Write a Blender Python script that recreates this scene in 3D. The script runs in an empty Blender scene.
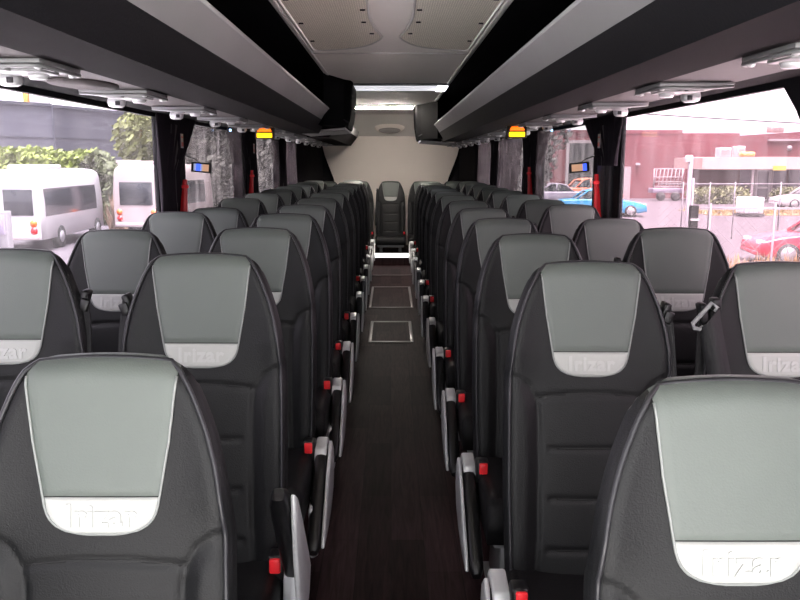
import bpy, bmesh, math, random
from mathutils import Vector, Matrix
random.seed(7)
C = bpy.context.scene.collection
SC = bpy.context.scene
CAM_Z = 1.35
GROUND = -1.5
R = math.radians
PITCH = math.atan(138/800); CP, SP = math.cos(PITCH), math.sin(PITCH)
def DD(d, h):
    """distance along the coach of a point h below the lens, d along the lens axis"""
    return (d-h*CP*SP)/CP

# ------------------------------------------------------------------ materials
def lin(h):
    h = h.lstrip('#')
    v = [int(h[i:i+2], 16)/255 for i in (0, 2, 4)]
    return tuple(c/12.92 if c <= .04045 else ((c+.055)/1.055)**2.4 for c in v) + (1,)

_M = {}
def mat(name, col, rough=.5, metal=0., bump=0., bscale=200., var=0., vscale=6., spec=.5, emit=None, estr=0.):
    if name in _M: return _M[name]
    m = bpy.data.materials.new(name); m.use_nodes = True
    nt = m.node_tree; b = nt.nodes['Principled BSDF']
    c = lin(col) if isinstance(col, str) else col
    b.inputs['Base Color'].default_value = c
    b.inputs['Roughness'].default_value = rough
    b.inputs['Metallic'].default_value = metal
    b.inputs['Specular IOR Level'].default_value = spec
    if emit:
        b.inputs['Emission Color'].default_value = lin(emit); b.inputs['Emission Strength'].default_value = estr
    tc = nt.nodes.new('ShaderNodeTexCoord')
    if var > 0:
        n = nt.nodes.new('ShaderNodeTexNoise'); n.inputs['Scale'].default_value = vscale; n.inputs['Detail'].default_value = 5
        nt.links.new(tc.outputs['Object'], n.inputs['Vector'])
        r = nt.nodes.new('ShaderNodeMapRange'); r.inputs['From Min'].default_value = .3; r.inputs['From Max'].default_value = .7
        r.inputs['To Min'].default_value = 1-var; r.inputs['To Max'].default_value = 1+var
        nt.links.new(n.outputs['Fac'], r.inputs['Value'])
        mx = nt.nodes.new('ShaderNodeVectorMath'); mx.operation = 'SCALE'; mx.inputs[0].default_value = c[:3]
        nt.links.new(r.outputs['Result'], mx.inputs['Scale'])
        nt.links.new(mx.outputs['Vector'], b.inputs['Base Color'])
    if bump > 0:
        n = nt.nodes.new('ShaderNodeTexNoise'); n.inputs['Scale'].default_value = bscale; n.inputs['Detail'].default_value = 4
        nt.links.new(tc.outputs['Object'], n.inputs['Vector'])
        bp = nt.nodes.new('ShaderNodeBump'); bp.inputs['Strength'].default_value = bump; bp.inputs['Distance'].default_value = .004
        nt.links.new(n.outputs['Fac'], bp.inputs['Height']); nt.links.new(bp.outputs['Normal'], b.inputs['Normal'])
    _M[name] = m
    return m

def node_mat(name):
    m = bpy.data.materials.new(name); m.use_nodes = True
    nt = m.node_tree
    return m, nt, nt.nodes['Principled BSDF']

M_leather = mat('black_leather', '#131415', .48, bump=.25, bscale=350, var=.10, vscale=5, spec=.32)
M_leather2 = mat('black_leather_cushion', '#141415', .55, bump=.25, bscale=350, spec=.2)
M_panel = mat('grey_green_leather', '#606762', .42, bump=.15, bscale=350, var=.03, spec=.45)
M_band = mat('white_leather', '#b2b4b0', .5, bump=.1, bscale=350, spec=.4)
M_letters = mat('embossed_white', '#bcbebb', .55, spec=.4)
M_pipe = mat('black_piping', '#2c2c2f', .35, spec=.45)
M_pipe2 = mat('grey_piping', '#8d918e', .4)
M_seam = mat('seam_thread', '#121213', .7)
M_blackplastic = mat('black_plastic', '#0f0f11', .38, bump=.1, bscale=500)
M_silver = mat('silver_plastic', '#c3c5c6', .32, .25, var=.03)
M_red = mat('red_button', '#ff3038', .35, emit='#ff1a22', estr=.0)
M_belt = mat('belt_webbing', '#141416', .6, bump=.4, bscale=700)
M_grey_plastic = mat('grey_plastic', '#8a8b8c', .4)
M_dark = mat('dark_trim', '#1a1a1d', .7, spec=.12, bump=.15, bscale=120)
M_rack_under = mat('rack_vinyl', '#171517', .85, spec=.06, bump=.1, bscale=300, var=.05, vscale=3)
M_trim_black = mat('window_head_black', '#0b0b0c', .9, spec=.04)
M_rack_black = mat('rack_liner', '#070708', .9, spec=.03)
M_rack_lip = mat('rack_lip_grey', '#8c8d8d', .6, spec=.25, bump=.15, bscale=400, var=.05, vscale=3)
M_rack_lip2 = mat('rack_lip_bright', '#9b9c9c', .35)
M_service = mat('service_channel', '#474343', .6, spec=.15, var=.05, vscale=3)
M_service_silver = mat('service_silver', '#808282', .4, .3)
M_ceiling = mat('ceiling_vinyl', '#e2e0da', .55, bump=.08, bscale=400, var=.03, vscale=2)
M_ceiling2 = mat('ceiling_trim', '#c4c4c0', .45)
M_beige = mat('rear_beige', '#efe6dc', .6, var=.03, vscale=2)
M_vent = mat('vent_grey', '#9f9b97', .45)
M_cloth = mat('curtain_cloth', '#2b282c', .9, spec=.05, bump=.3, bscale=600, var=.12, vscale=8)
M_wallgrey = mat('sidewall', '#1e1d20', .75, spec=.12, bump=.2, bscale=300)
M_pillar = mat('pillar_plastic', '#3c3b3e', .55, spec=.2)
M_redstrap = mat('red_strap', '#c8141e', .4)
M_white_emit = mat('strip_lamp', '#ffffff', .4, emit='#f6f6ff', estr=.38)
M_lamp_end = mat('lamp_end', '#ffffff', .4, emit='#f4f4ff', estr=5)
M_white_emit2 = mat('strip_lamp_rear', '#ffffff', .4, emit='#fff4ea', estr=66)
M_console = mat('console_black', '#070708', .8, bump=.1, bscale=200, spec=.02)
M_step_white = mat('step_nosing', '#f2f2f2', .4, emit='#ffffff', estr=.9)
M_amber = mat('amber_lens', '#ff7a18', .25, emit='#ff6a10', estr=1.0)
M_yellow = mat('yellow_lens', '#ffd21e', .25, emit='#ffc810', estr=1.2)
M_hatch = mat('hatch_alu', '#5f5b5a', .35, .5)
M_white = mat('white_paint', '#a5a2a4', .3, var=.03, vscale=1)
M_whitepink = mat('cream_paint', '#988c8d', .4, var=.03, vscale=1)
M_glassdark = mat('vehicle_glass', '#20242a', .12, spec=.7, var=.25, vscale=1.2)
M_tyre = mat('tyre', '#1a1a1b', .8)
M_rim = mat('alloy_rim', '#9a9a9c', .35, .5)
M_orange_l = mat('orange_lamp', '#e8682a', .3)
M_red_l = mat('red_lamp', '#c02028', .3)
M_bluecar = mat('blue_paint', '#1f7ba8', .25, var=.03, vscale=2)
M_redcar = mat('red_paint', '#a02339', .25, var=.03, vscale=2)
M_orangecar = mat('orange_paint', '#c06a4e', .3)
M_mauvecar = mat('mauve_paint', '#7a7282', .3)
M_galv = mat('galvanised', '#6f6c71', .5, .3)
M_tan = mat('dry_grass', '#7c6b48', .9, var=.3, vscale=3)
M_greyshed = None

def wood_floor():
    m, nt, b = node_mat('dark_wood_vinyl')
    tc = nt.nodes.new('ShaderNodeTexCoord'); mp = nt.nodes.new('ShaderNodeMapping')
    mp.inputs['Rotation'].default_value = (0, 0, R(90))
    nt.links.new(tc.outputs['Object'], mp.inputs['Vector'])
    br = nt.nodes.new('ShaderNodeTexBrick')
    br.inputs['Scale'].default_value = 1; br.inputs['Brick Width'].default_value = .62; br.inputs['Row Height'].default_value = .118
    br.inputs['Mortar Size'].default_value = .0012; br.offset = .37
    br.inputs['Color1'].default_value = lin('#352627'); br.inputs['Color2'].default_value = lin('#211617'); br.inputs['Mortar'].default_value = lin('#1b1516')
    nt.links.new(mp.outputs['Vector'], br.inputs['Vector'])
    mp2 = nt.nodes.new('ShaderNodeMapping'); mp2.inputs['Scale'].default_value = (60, 4, 1)
    nt.links.new(tc.outputs['Object'], mp2.inputs['Vector'])
    n = nt.nodes.new('ShaderNodeTexNoise'); n.inputs['Scale'].default_value = 1; n.inputs['Detail'].default_value = 6; n.inputs['Distortion'].default_value = 1.2
    nt.links.new(mp2.outputs['Vector'], n.inputs['Vector'])
    r = nt.nodes.new('ShaderNodeMapRange'); r.inputs['From Min'].default_value = .3; r.inputs['From Max'].default_value = .7
    r.inputs['To Min'].default_value = .62; r.inputs['To Max'].default_value = 1.45
    nt.links.new(n.outputs['Fac'], r.inputs['Value'])
    s = nt.nodes.new('ShaderNodeVectorMath'); s.operation = 'SCALE'
    nt.links.new(br.outputs['Color'], s.inputs[0]); nt.links.new(r.outputs['Result'], s.inputs['Scale'])
    nt.links.new(s.outputs['Vector'], b.inputs['Base Color'])
    b.inputs['Roughness'].default_value = .62; b.inputs['Specular IOR Level'].default_value = .06
    return m
M_floor = wood_floor()

def perforated():
    m, nt, b = node_mat('perforated_metal')
    tc = nt.nodes.new('ShaderNodeTexCoord')
    mp = nt.nodes.new('ShaderNodeMapping'); mp.inputs['Scale'].default_value = (70, 70, 70); mp.inputs['Rotation'].default_value = (0, 0, R(45))
    nt.links.new(tc.outputs['Object'], mp.inputs['Vector'])
    fr = nt.nodes.new('ShaderNodeVectorMath'); fr.operation = 'FRACTION'; nt.links.new(mp.outputs['Vector'], fr.inputs[0])
    sx = nt.nodes.new('ShaderNodeSeparateXYZ'); nt.links.new(fr.outputs['Vector'], sx.inputs['Vector'])
    cx = nt.nodes.new('ShaderNodeCombineXYZ'); nt.links.new(sx.outputs['X'], cx.inputs['X']); nt.links.new(sx.outputs['Y'], cx.inputs['Y'])
    d = nt.nodes.new('ShaderNodeVectorMath'); d.operation = 'DISTANCE'; d.inputs[1].default_value = (.5, .5, 0)
    nt.links.new(cx.outputs['Vector'], d.inputs[0])
    lt = nt.nodes.new('ShaderNodeMath'); lt.operation = 'LESS_THAN'; lt.inputs[1].default_value = .33
    nt.links.new(d.outputs['Value'], lt.inputs[0])
    mx = nt.nodes.new('ShaderNodeMixRGB'); mx.inputs['Color1'].default_value = lin('#ece8d8'); mx.inputs['Color2'].default_value = lin('#8a867a')
    nt.links.new(lt.outputs['Value'], mx.inputs['Fac']); nt.links.new(mx.outputs['Color'], b.inputs['Base Color'])
    b.inputs['Roughness'].default_value = .5
    return m
M_perf = perforated()

def pane_mat(name, tint, haze, streak):
    """dusty window glass: see-through, with streaks of dirt that scatter the daylight"""
    m = bpy.data.materials.new(name); m.use_nodes = True; nt = m.node_tree
    for n in list(nt.nodes):
        if n.type != 'OUTPUT_MATERIAL': nt.nodes.remove(n)
    out = [n for n in nt.nodes if n.type == 'OUTPUT_MATERIAL'][0]
    tr = nt.nodes.new('ShaderNodeBsdfTransparent'); tr.inputs['Color'].default_value = lin(tint)
    tl = nt.nodes.new('ShaderNodeBsdfTranslucent'); tl.inputs['Color'].default_value = (.80, .74, .77, 1)
    gl = nt.nodes.new('ShaderNodeBsdfGlossy'); gl.inputs['Roughness'].default_value = .03
    tc = nt.nodes.new('ShaderNodeTexCoord'); mp = nt.nodes.new('ShaderNodeMapping'); mp.inputs['Scale'].default_value = (1, 9, 1.6)
    nt.links.new(tc.outputs['Object'], mp.inputs['Vector'])
    n = nt.nodes.new('ShaderNodeTexNoise'); n.inputs['Scale'].default_value = 1.3; n.inputs['Detail'].default_value = 6; n.inputs['Distortion'].default_value = .8
    nt.links.new(mp.outputs['Vector'], n.inputs['Vector'])
    r = nt.nodes.new('ShaderNodeMapRange'); r.inputs['From Min'].default_value = .42; r.inputs['From Max'].default_value = .75
    r.inputs['To Min'].default_value = haze; r.inputs['To Max'].default_value = haze+streak
    nt.links.new(n.outputs['Fac'], r.inputs['Value'])
    m1 = nt.nodes.new('ShaderNodeMixShader'); nt.links.new(r.outputs['Result'], m1.inputs['Fac'])
    nt.links.new(tr.outputs[0], m1.inputs[1]); nt.links.new(tl.outputs[0], m1.inputs[2])
    m2 = nt.nodes.new('ShaderNodeMixShader'); m2.inputs['Fac'].default_value = .03
    nt.links.new(m1.outputs[0], m2.inputs[1]); nt.links.new(gl.outputs[0], m2.inputs[2])
    nt.links.new(m2.outputs[0], out.inputs['Surface'])
    return m
M_pane = pane_mat('window_glass', '#eadde3', .02, .035)
M_pane_l = pane_mat('window_glass_clear', '#eae6ec', .015, .025)
M_pane2 = pane_mat('window_glass_streaked', '#c8c4c6', .012, .06)
M_sheer = pane_mat('sheer_curtain', '#c4c1c3', .03, .13)

# ------------------------------------------------------------------ mesh helpers
class MB:
    def __init__(s): s.v = []; s.f = []; s.sm = []
    def add(s, vs, fs, smooth=False):
        o = len(s.v); s.v += [tuple(v) for v in vs]; s.f += [tuple(i+o for i in f) for f in fs]; s.sm += [smooth]*len(fs); return s
    def box(s, c, d, bev=0., rot=None, seg=2):
        bm = bmesh.new(); bmesh.ops.create_cube(bm, size=1)
        bmesh.ops.scale(bm, vec=d, verts=bm.verts)
        if bev > 0: bmesh.ops.bevel(bm, geom=bm.edges[:], offset=bev, segments=seg, affect='EDGES', profile=.5)
        if rot is not None: bmesh.ops.transform(bm, matrix=rot, verts=bm.verts)
        bmesh.ops.translate(bm, vec=c, verts=bm.verts)
        return s.bm(bm, bev > 0)
    def bm(s, bm, smooth=False):
        bm.verts.index_update()
        s.add([v.co[:] for v in bm.verts], [[v.index for v in f.verts] for f in bm.faces], smooth); bm.free(); return s
    def quad(s, a, b, c, d): return s.add([a, b, c, d], [(0, 1, 2, 3)])
    def tube(s, pts, r, n=6, closed=False):
        pts = [Vector(p) for p in pts]; N = len(pts); vs = []; fs = []
        up0 = None
        for i, p in enumerate(pts):
            if closed: t = pts[(i+1) % N]-pts[i-1]
            else: t = pts[min(i+1, N-1)]-pts[max(i-1, 0)]
            t.normalize()
            if up0 is None:
                up0 = t.orthogonal().normalized()
            up0 = (up0 - t*up0.dot(t)); up0.normalize()
            sd = t.cross(up0)
            rr = r(i) if callable(r) else r
            for k in range(n):
                a = 2*math.pi*k/n; vs.append(p+(up0*math.cos(a)+sd*math.sin(a))*rr)
        for i in range(N if closed else N-1):
            j = (i+1) % N
            for k in range(n):
                k2 = (k+1) % n; fs.append((i*n+k, i*n+k2, j*n+k2, j*n+k))
        if not closed:
            fs.append(tuple(range(n-1, -1, -1))); fs.append(tuple((N-1)*n+k for k in range(n)))
        return s.add(vs, fs, True)
    def cyl(s, a, b, r, n=20, r2=None):
        return s.tube([a, b], (lambda i: r if i == 0 else (r if r2 is None else r2)), n)
    def prism(s, poly, axis, a, b, bev=0.):
        """poly: 2D points; axis x|y|z is the extrusion axis"""
        def P(p, t): return {'x': (t, p[0], p[1]), 'y': (p[0], t, p[1]), 'z': (p[0], p[1], t)}[axis]
        bm = bmesh.new(); v = [bm.verts.new(P(p, a)) for p in poly]; f = bm.faces.new(v)
        r = bmesh.ops.extrude_face_region(bm, geom=[f]); vs = [g for g in r['geom'] if isinstance(g, bmesh.types.BMVert)]
        bmesh.ops.translate(bm, vec=Vector(P((0, 0), b))-Vector(P((0, 0), a)), verts=vs)
        bmesh.ops.recalc_face_normals(bm, faces=bm.faces[:])
        if bev > 0: bmesh.ops.bevel(bm, geom=bm.edges[:], offset=bev, segments=2, affect='EDGES', profile=.5)
        return s.bm(bm, bev > 0)
    def ball(s, c, r, sc=(1, 1, 1), u=14, v=10):
        bm = bmesh.new(); bmesh.ops.create_uvsphere(bm, u_segments=u, v_segments=v, radius=r)
        bmesh.ops.scale(bm, vec=sc, verts=bm.verts); bmesh.ops.translate(bm, vec=c, verts=bm.verts); return s.bm(bm, True)
    def grid(s, rows, closed=False, smooth=True):
        n = len(rows[0]); vs = [p for r in rows for p in r]; fs = []
        for i in range(len(rows)-1):
            for k in range(n if closed else n-1):
                k2 = (k+1) % n; fs.append((i*n+k, i*n+k2, (i+1)*n+k2, (i+1)*n+k))
        return s.add(vs, fs, smooth)
    def xf(s, m): s.v = [tuple(m @ Vector(v)) for v in s.v]; return s
    def mesh(s, name, m):
        me = bpy.data.meshes.new(name); me.from_pydata(s.v, [], s.f); me.materials.append(m)
        me.polygons.foreach_set('use_smooth', s.sm); me.update()
        bm = bmesh.new(); bm.from_mesh(me); bmesh.ops.recalc_face_normals(bm, faces=bm.faces[:])
        bm.to_mesh(me); bm.free()
        return me
    def build(s, name, m, parent=None, loc=(0, 0, 0)):
        return link(name, s.mesh(name, m), parent, loc)

def link(name, me, parent=None, loc=(0, 0, 0), rot=(0, 0, 0)):
    o = bpy.data.objects.new(name, me); C.objects.link(o); o.location = loc; o.rotation_euler = rot
    if parent: o.parent = parent
    return o
def tag(o, label=None, cat=None, group=None, kind=None):
    if label: o['label'] = label
    if cat: o['category'] = cat
    if group: o['group'] = group
    if kind: o['kind'] = kind
    return o
def thing(name, label, cat, loc=(0, 0, 0), rz=0, group=None):
    o = bpy.data.objects.new(name, None); C.objects.link(o); o.location = loc; o.rotation_euler = (0, 0, rz)
    o.empty_display_size = .1
    return tag(o, label, cat, group)
def struct(o): o['kind'] = 'structure'; return o
def RX(a): return Matrix.Rotation(a, 4, 'X')
def RY(a): return Matrix.Rotation(a, 4, 'Y')
def RZ(a): return Matrix.Rotation(a, 4, 'Z')
def T(*v): return Matrix.Translation(v)
def lerp_tab(tab, x):
    if x <= tab[0][0]: return tab[0][1]
    for (a, va), (b, vb) in zip(tab, tab[1:]):
        if x <= b: return va+(vb-va)*(x-a)/(b-a)
    return tab[-1][1]
def smoothtab(tab, x, w=.012):
    return sum(lerp_tab(tab, max(0, x+d*w)) for d in (-1, -.5, 0, .5, 1))/5

ORD = ['front', 'second', 'third', 'fourth', 'fifth', 'sixth', 'seventh', 'eighth', 'ninth', 'tenth', 'eleventh', 'twelfth', 'thirteenth', 'fourteenth', 'fifteenth', 'sixteenth']

# ------------------------------------------------------------------ the seat
L = .765; ZB = .355; YB = -.11; TILT = R(9); TH = .085; RT = .036
HW = [(0, .104), (.005, .122), (.015, .136), (.05, .153), (.09, .168), (.13, .180), (.17, .190), (.21, .1965), (.27, .203), (.36, .206), (.55, .206), (.77, .200)]
def hw(s): return smoothtab(HW, L-s, .008)
PANEL = [(-.2, .1195), (0, .1195), (.05, .115), (.13, .106), (.2, .094), (.222, .0905), (.24, .087), (.255, .079), (.264, .069), (.270, .056), (.2745, .035), (.276, .0)]
def panel_half(tau): return lerp_tab(PANEL, tau)
def bolster_x(tau):           # inner edge of the side bolster below the head
    return lerp_tab([(.262, .21), (.275, .175), (.29, .15), (.31, .136), (.335, .127), (.37, .122), (.5, .120), (.77, .125)], tau)
SEAM_TAU = [.318, .452, .575, .70]
def gauss(d, w): return math.exp(-(d/w)**2)
def relief(x, s):
    """how far the padding stands forward of the flat back"""
    tau = L-s; ax = abs(x); h = hw(s)
    n = 0.
    # head wings
    if tau < .30:
        e = max(0, min(1, (ax-.085)/.10)); n += .016*e*e*max(0, 1-max(0, tau-.22)/.08)
    bx = bolster_x(tau)
    kk = max(0, min(1, (tau-.262)/.09)); kk = kk*kk*(3-2*kk)
    n += (1-kk)*.006*(1-(ax/.21)**2)
    if tau > .262:
        k = kk; e = max(0, min(1, (ax-bx)/.035))
        n += k*.013*(e*e*(3-2*e))
        n += k*.008*(1-(min(ax, bx)/bx)**2)
        n -= .004*gauss(ax-bx, .005)*k
    if ax < bx:
        for i, st in enumerate(SEAM_TAU):
            if i == 0 or ax < .10: n -= .005*gauss(tau-st-(.01*(ax/.12)**2 if i == 0 else 0), .006)
        n += .004
    return n
def path(t):
    """t = length run up the front: returns (n, s, in_arc, frac); beyond L-RT it rolls over the top"""
    if t <= L-RT: return 0., t, 0.
    a = (t-(L-RT))/RT
    return 0., 0., a
def surf(x, t, lift=0.):
    """local 3D point on the front / top of the backrest, seat facing -y"""
    crown = -.010*(x/.13)**2
    if t <= L-RT:
        s = t; nb = -relief(x, s); rnd = 0.
        h = hw(s); d = h-abs(x); er = .034
        if d < er: rnd = er*(1-math.sqrt(max(0, 1-((er-max(d, 0))/er)**2)))
        n = nb+rnd; sp = s
        n -= lift
        crown *= max(0, (t-(L-.12))/.12)
    else:
        a = min((t-(L-RT))/RT, 2.2)
        s0 = L-RT
        nb = -relief(x, s0)
        h = hw(min(L-.001, s0+RT*math.sin(min(a, math.pi/2)))); d = h-abs(x); er = .034; rnd = 0
        if d < er: rnd = er*(1-math.sqrt(max(0, 1-((er-max(d, 0))/er)**2)))*max(0, 1-a/1.4)
        r = RT+lift
        n = (nb+rnd)*math.cos(min(a, math.pi/2))**.7 if a < math.pi/2 else 0.
        n = n+RT-r*math.cos(a); sp = s0+r*math.sin(a)
    sp += crown
    return Vector((x, YB+sp*math.sin(TILT)+n*math.cos(TILT), ZB+sp*math.cos(TILT)-n*math.sin(TILT)))
def back_pt(x, s):
    n = TH+.045*max(0, 1-s/.5)
    crown = -.010*(x/.13)**2*max(0, (s-(L-.12))/.12)
    sp = min(s, L-RT*.4)+crown
    return Vector((x, YB+sp*math.sin(TILT)+n*math.cos(TILT), ZB+sp*math.cos(TILT)-n*math.sin(TILT)))

def backrest_mesh():
    mb = MB(); ts = []
    t = 0.
    while t < L-RT-1e-6: ts.append(t); t += .0065
    ts.append(L-RT)
    arc = [L-RT+RT*a for a in (.2, .4, .6, .8, 1., 1.2, 1.4, math.pi/2, 1.9)]
    nx = 72; rows = []; hs = []
    us = [-1+2*k/nx for k in range(nx+1)]
    us = [math.copysign(1-(1-abs(u))**1.25, u) for u in us]
    for t in ts+arc:
        if t <= L-RT: h = hw(t); s = t
        else:
            a = (t-(L-RT))/RT; s = L-RT+RT*math.sin(min(a, math.pi/2)); h = hw(min(s, L))-.028*max(0, min(1, (a-1.1)/.7))
        rows.append([surf(u*h, t) for u in us]); hs.append((h, s))
    # back rows from the top down
    for s in [L-.004, L-.03, L-.06, L-.1, L-.16, L-.22, L-.3, L-.4, L-.55, .1, 0.]:
        h = hw(s)-.030; rows.append([back_pt(u*h, s) for u in us])
    mb.grid(rows)
    # close the two sides: front edge to back edge at matching heights
    def side(sgn):
        k = nx if sgn > 0 else 0
        fr = [r[k] for r in rows[:len(ts)]]
        vs = []; fs = []
        for i, t in enumerate(ts):
            h = hw(t)-.003
            vs += [fr[i], back_pt(sgn*(h-.027), t)]
        for i in range(len(ts)-1): fs.append((2*i, 2*i+2, 2*i+3, 2*i+1))
        top_f = rows[len(ts)-1][k]
        mb.add(vs, fs, True)
        # cap of the rolled top
        cap = [rows[j][k] for j in range(len(ts)-1, len(ts)+len(arc)+2)]+[back_pt(sgn*(hw(L-RT)-.030), L-RT)]
        mb.add(cap, [tuple(range(len(cap)))], True)
    side(1); side(-1)
    f0 = rows[0]; b0 = rows[-1]
    mb.grid([f0, b0], smooth=False)
    return mb.mesh('backrest', M_leather)

def patch_mesh(name, m, tau0, tau1, lift, n=26, nx=26, over=0., inset=0.):
    mb = MB(); rows = []
    t0 = L-tau1; t1 = L-tau0
    for i in range(n+1):
        f = i/n
        t = t0+(t1-t0)*f
        tau = L-t
        h = max(.0005, panel_half(max(tau, 0))-inset)
        row = []
        for k in range(nx+1):
            u = -1+2*k/nx; x = u*h
            e = min(1, (h-abs(x))/.008) if h > .01 else 0
            eb = min(1, (t-t0)/.008)
            et = min(1, (t1-t)/.006) if over == 0 else 1
            e = max(0, min(e, eb, et)); e = math.sqrt(max(0, 1-(1-e)**2))
            row.append(surf(x, t, .0005+lift*e))
        rows.append(row)
    if over:
        for j in range(1, 9):
            t = L-RT+RT*(1.0*1+j*over/8)
            hh = min(panel_half(0), hw(min(L-.0005, L-RT+RT*math.sin(min(1+j*over/8, math.pi/2))))-.004)-.03*j/8*(over/.7)
            rows.append([surf((-1+2*k/nx)*hh, t, .0005+lift) for k in range(nx+1)])
    mb.grid(rows)
    return mb.mesh(name, m)

ROLL = L-(L-RT+RT*1.0)     # tau where the panel's straight run meets the roll
def piping_mesh():
    mb = MB(); pts = []
    ts = [i*.012 for i in range(int((L-RT)/.012)+1)]+[L-RT]+[L-RT+RT*a for a in (.3, .6, .9, 1.1)]
    def e(sg, t):
        s = t if t <= L-RT else L-RT+RT*math.sin((t-(L-RT))/RT)
        h = hw(min(s, L))-.012
        return surf(sg*h, t, .0035)
    left = [e(-1, t) for t in ts]; right = [e(1, t) for t in ts]
    h = hw(min(L-RT+RT*math.sin(1.1), L))-.012
    topr = [surf(h*(1-2*k/12), L-RT+RT*1.1, .0035) for k in range(1, 12)]
    mb.tube(right+topr+left[::-1], .0042, 6)
    return mb.mesh('piping', M_pipe)
def panel_pipe_mesh():
    mb = MB(); taus = [.022+.012*i for i in range(17)]+[.232, .244, .252, .258, .263, .267, .270, .2725, .2745]
    r = [surf(panel_half(t), L-t, .0025) for t in taus]; l = [surf(-panel_half(t), L-t, .0025) for t in taus]
    mid = [surf(x, L-.276, .0025) for x in (.02, 0, -.02)]
    mb.tube(r+mid+l[::-1], .0022, 5)
    return mb.mesh('panel_piping', M_pipe2)
def seam_mesh():
    mb = MB()
    for sg in (-1, 1):
        pts = []
        for i in range(40):
            tau = .266+i*.0125
            x = bolster_x(tau)
            if x > hw(L-tau)-.012: x = hw(L-tau)-.012
            pts.append(surf(sg*x, L-tau, -.0005))
        mb.tube(pts, .0024, 4)
    for i, st in enumerate(SEAM_TAU):
        w = .122 if i == 0 else .078
        mb.tube([surf(w*(k/8-1), L-(st+(.01*((k/8-1)*w/.12)**2 if i == 0 else 0)), -.0005) for k in range(17)], .0024, 4)
    return mb.mesh('seam', M_seam)
def lettering_mesh():
    cu = bpy.data.curves.new('lettering', 'FONT'); cu.body = 'Irizar'; cu.size = .048; cu.align_x = 'CENTER'; cu.extrude = .0009; cu.offset = .0016
    cu.space_character = 1.08
    o = bpy.data.objects.new('lettering', cu); C.objects.link(o)
    dg = bpy.context.evaluated_depsgraph_get(); dg.update()
    me = bpy.data.meshes.new_from_object(o.evaluated_get(dg)); me.name = 'lettering'
    bpy.data.objects.remove(o)
    for v in me.vertices:
        x, y, z = v.co
        p = surf(x, L-.2630+y+.001, .0068+z)
        v.co = p
    me.materials.clear(); me.materials.append(M_letters)
    return me
def cushion_mesh():
    mb = MB(); rows = []
    n = 24; y0 = YB-.43; y1 = YB+.03
    prof = [(0, .275), (.012, .262), (.03, .257)]
    bm = bmesh.new(); bmesh.ops.create_grid(bm, x_segments=24, y_segments=24, size=.5)
    for v in bm.verts:
        u, w = v.co.x*2, v.co.y*2
        v.co.x = u*.205; v.co.y = y0+(w+1)/2*(y1-y0)
        z = .365+.02*(abs(u)**3)+.018*(1-w)/2
        ed = max(0, abs(u)-.86)/.14; z -= .03*ed**2
        ef = max(0, -w-.8)/.2; z -= .05*ef**2
        z -= .006*gauss(w-.0, .03)*(abs(u) < .62)+.006*gauss(abs(u)-.64, .03)
        v.co.z = z
    r = bmesh.ops.extrude_face_region(bm, geom=bm.faces[:])
    for g in r['geom']:
        if isinstance(g, bmesh.types.BMVert): g.co.z = .27
    mb.bm(bm, True)
    return mb.mesh('cushion', M_leather2)
def pedestal_mesh(z0, z1=.272):
    mb = MB()
    mb.box((0, YB-.2, z1-.02), (.36, .36, .04), .008)
    for sx in (-.13, .13):
        mb.prism([(YB-.33, z0+.0), (YB-.05, z0), (YB-.08, z1-.03), (YB-.30, z1-.03)], 'x', sx-.02, sx+.02, .004)
    mb.box((0, YB-.19, z0+.008), (.34, .30, .016), .003)
    return mb.mesh('pedestal', M_grey_plastic)

AX = .232                       # armrest plane, measured from the seat centre to the aisle side
def pad_mesh(sg):
    mb = MB(); rows = []
    # runs forward (-y) from the pivot at the local origin
    for i, (y, w, h, z) in enumerate([(.02, .012, .015, 0), (.012, .020, .026, 0), (-.03, .0215, .03, 0), (-.15, .022, .029, .0), (-.31, .0215, .028, 0), (-.35, .0195, .024, 0), (-.37, .012, .014, -.002)]):
        row = []
        for k in range(16):
            a = 2*math.pi*k/16; ca, sa = math.cos(a), math.sin(a)
            row.append((w*math.copysign(abs(ca)**.55, ca), y, z+h*math.copysign(abs(sa)**.55, sa)))
        rows.append(row)
    mb.grid(rows, closed=True)
    mb.add(rows[0], [tuple(range(16))]); mb.add(rows[-1], [tuple(range(15, -1, -1))])
    return mb.mesh('armrest_pad', M_blackplastic)
def leaf_mesh(sg):
    mb = MB()
    up = [(-.36, .005), (-.31, .024), (-.2, .032), (-.05, .034), (.03, .03)]
    dn = [(.05, -.03), (.03, -.10), (-.04, -.135), (-.13, -.12), (-.22, -.08), (-.30, -.035)]
    mb.prism(up+dn, 'x', sg*.023, sg*.034, .004)
    return mb.mesh('armrest_cover', M_silver)
def bracket_mesh(sg):
    mb = MB()
    mb.prism([(-.06, .415), (-.04, .452), (.05, .462), (.075, .44), (.06, .30), (.02, .24), (-.05, .26), (-.075, .36)], 'x', sg*(AX-.022), sg*(AX+.018), .006)
    return mb.mesh('armrest_bracket', M_silver)
def sideshroud_mesh(sg):
    mb = MB()
    mb.prism([(-.36, .10), (-.40, .20), (-.38, .275), (-.2, .30), (.0, .30), (.06, .26), (.07, .12), (.0, .05), (-.25, .05)], 'x', sg*.21, sg*.222, .004)
    return mb.mesh('side_shroud', M_silver)
def buckle_meshes(sg):
    a = MB(); a.box((sg*.192, YB-.055, .43), (.040, .05, .075), .008, None)
    a.tube([(sg*.195, YB-.03, .33), (sg*.195, YB-.045, .38), (sg*.192, YB-.05, .42)], .012, 8)
    b = MB(); b.box((sg*.190, YB-.083, .446), (.026, .012, .036), .004)
    return a.mesh('belt_buckle', M_blackplastic), b.mesh('release_button', M_red)
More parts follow.
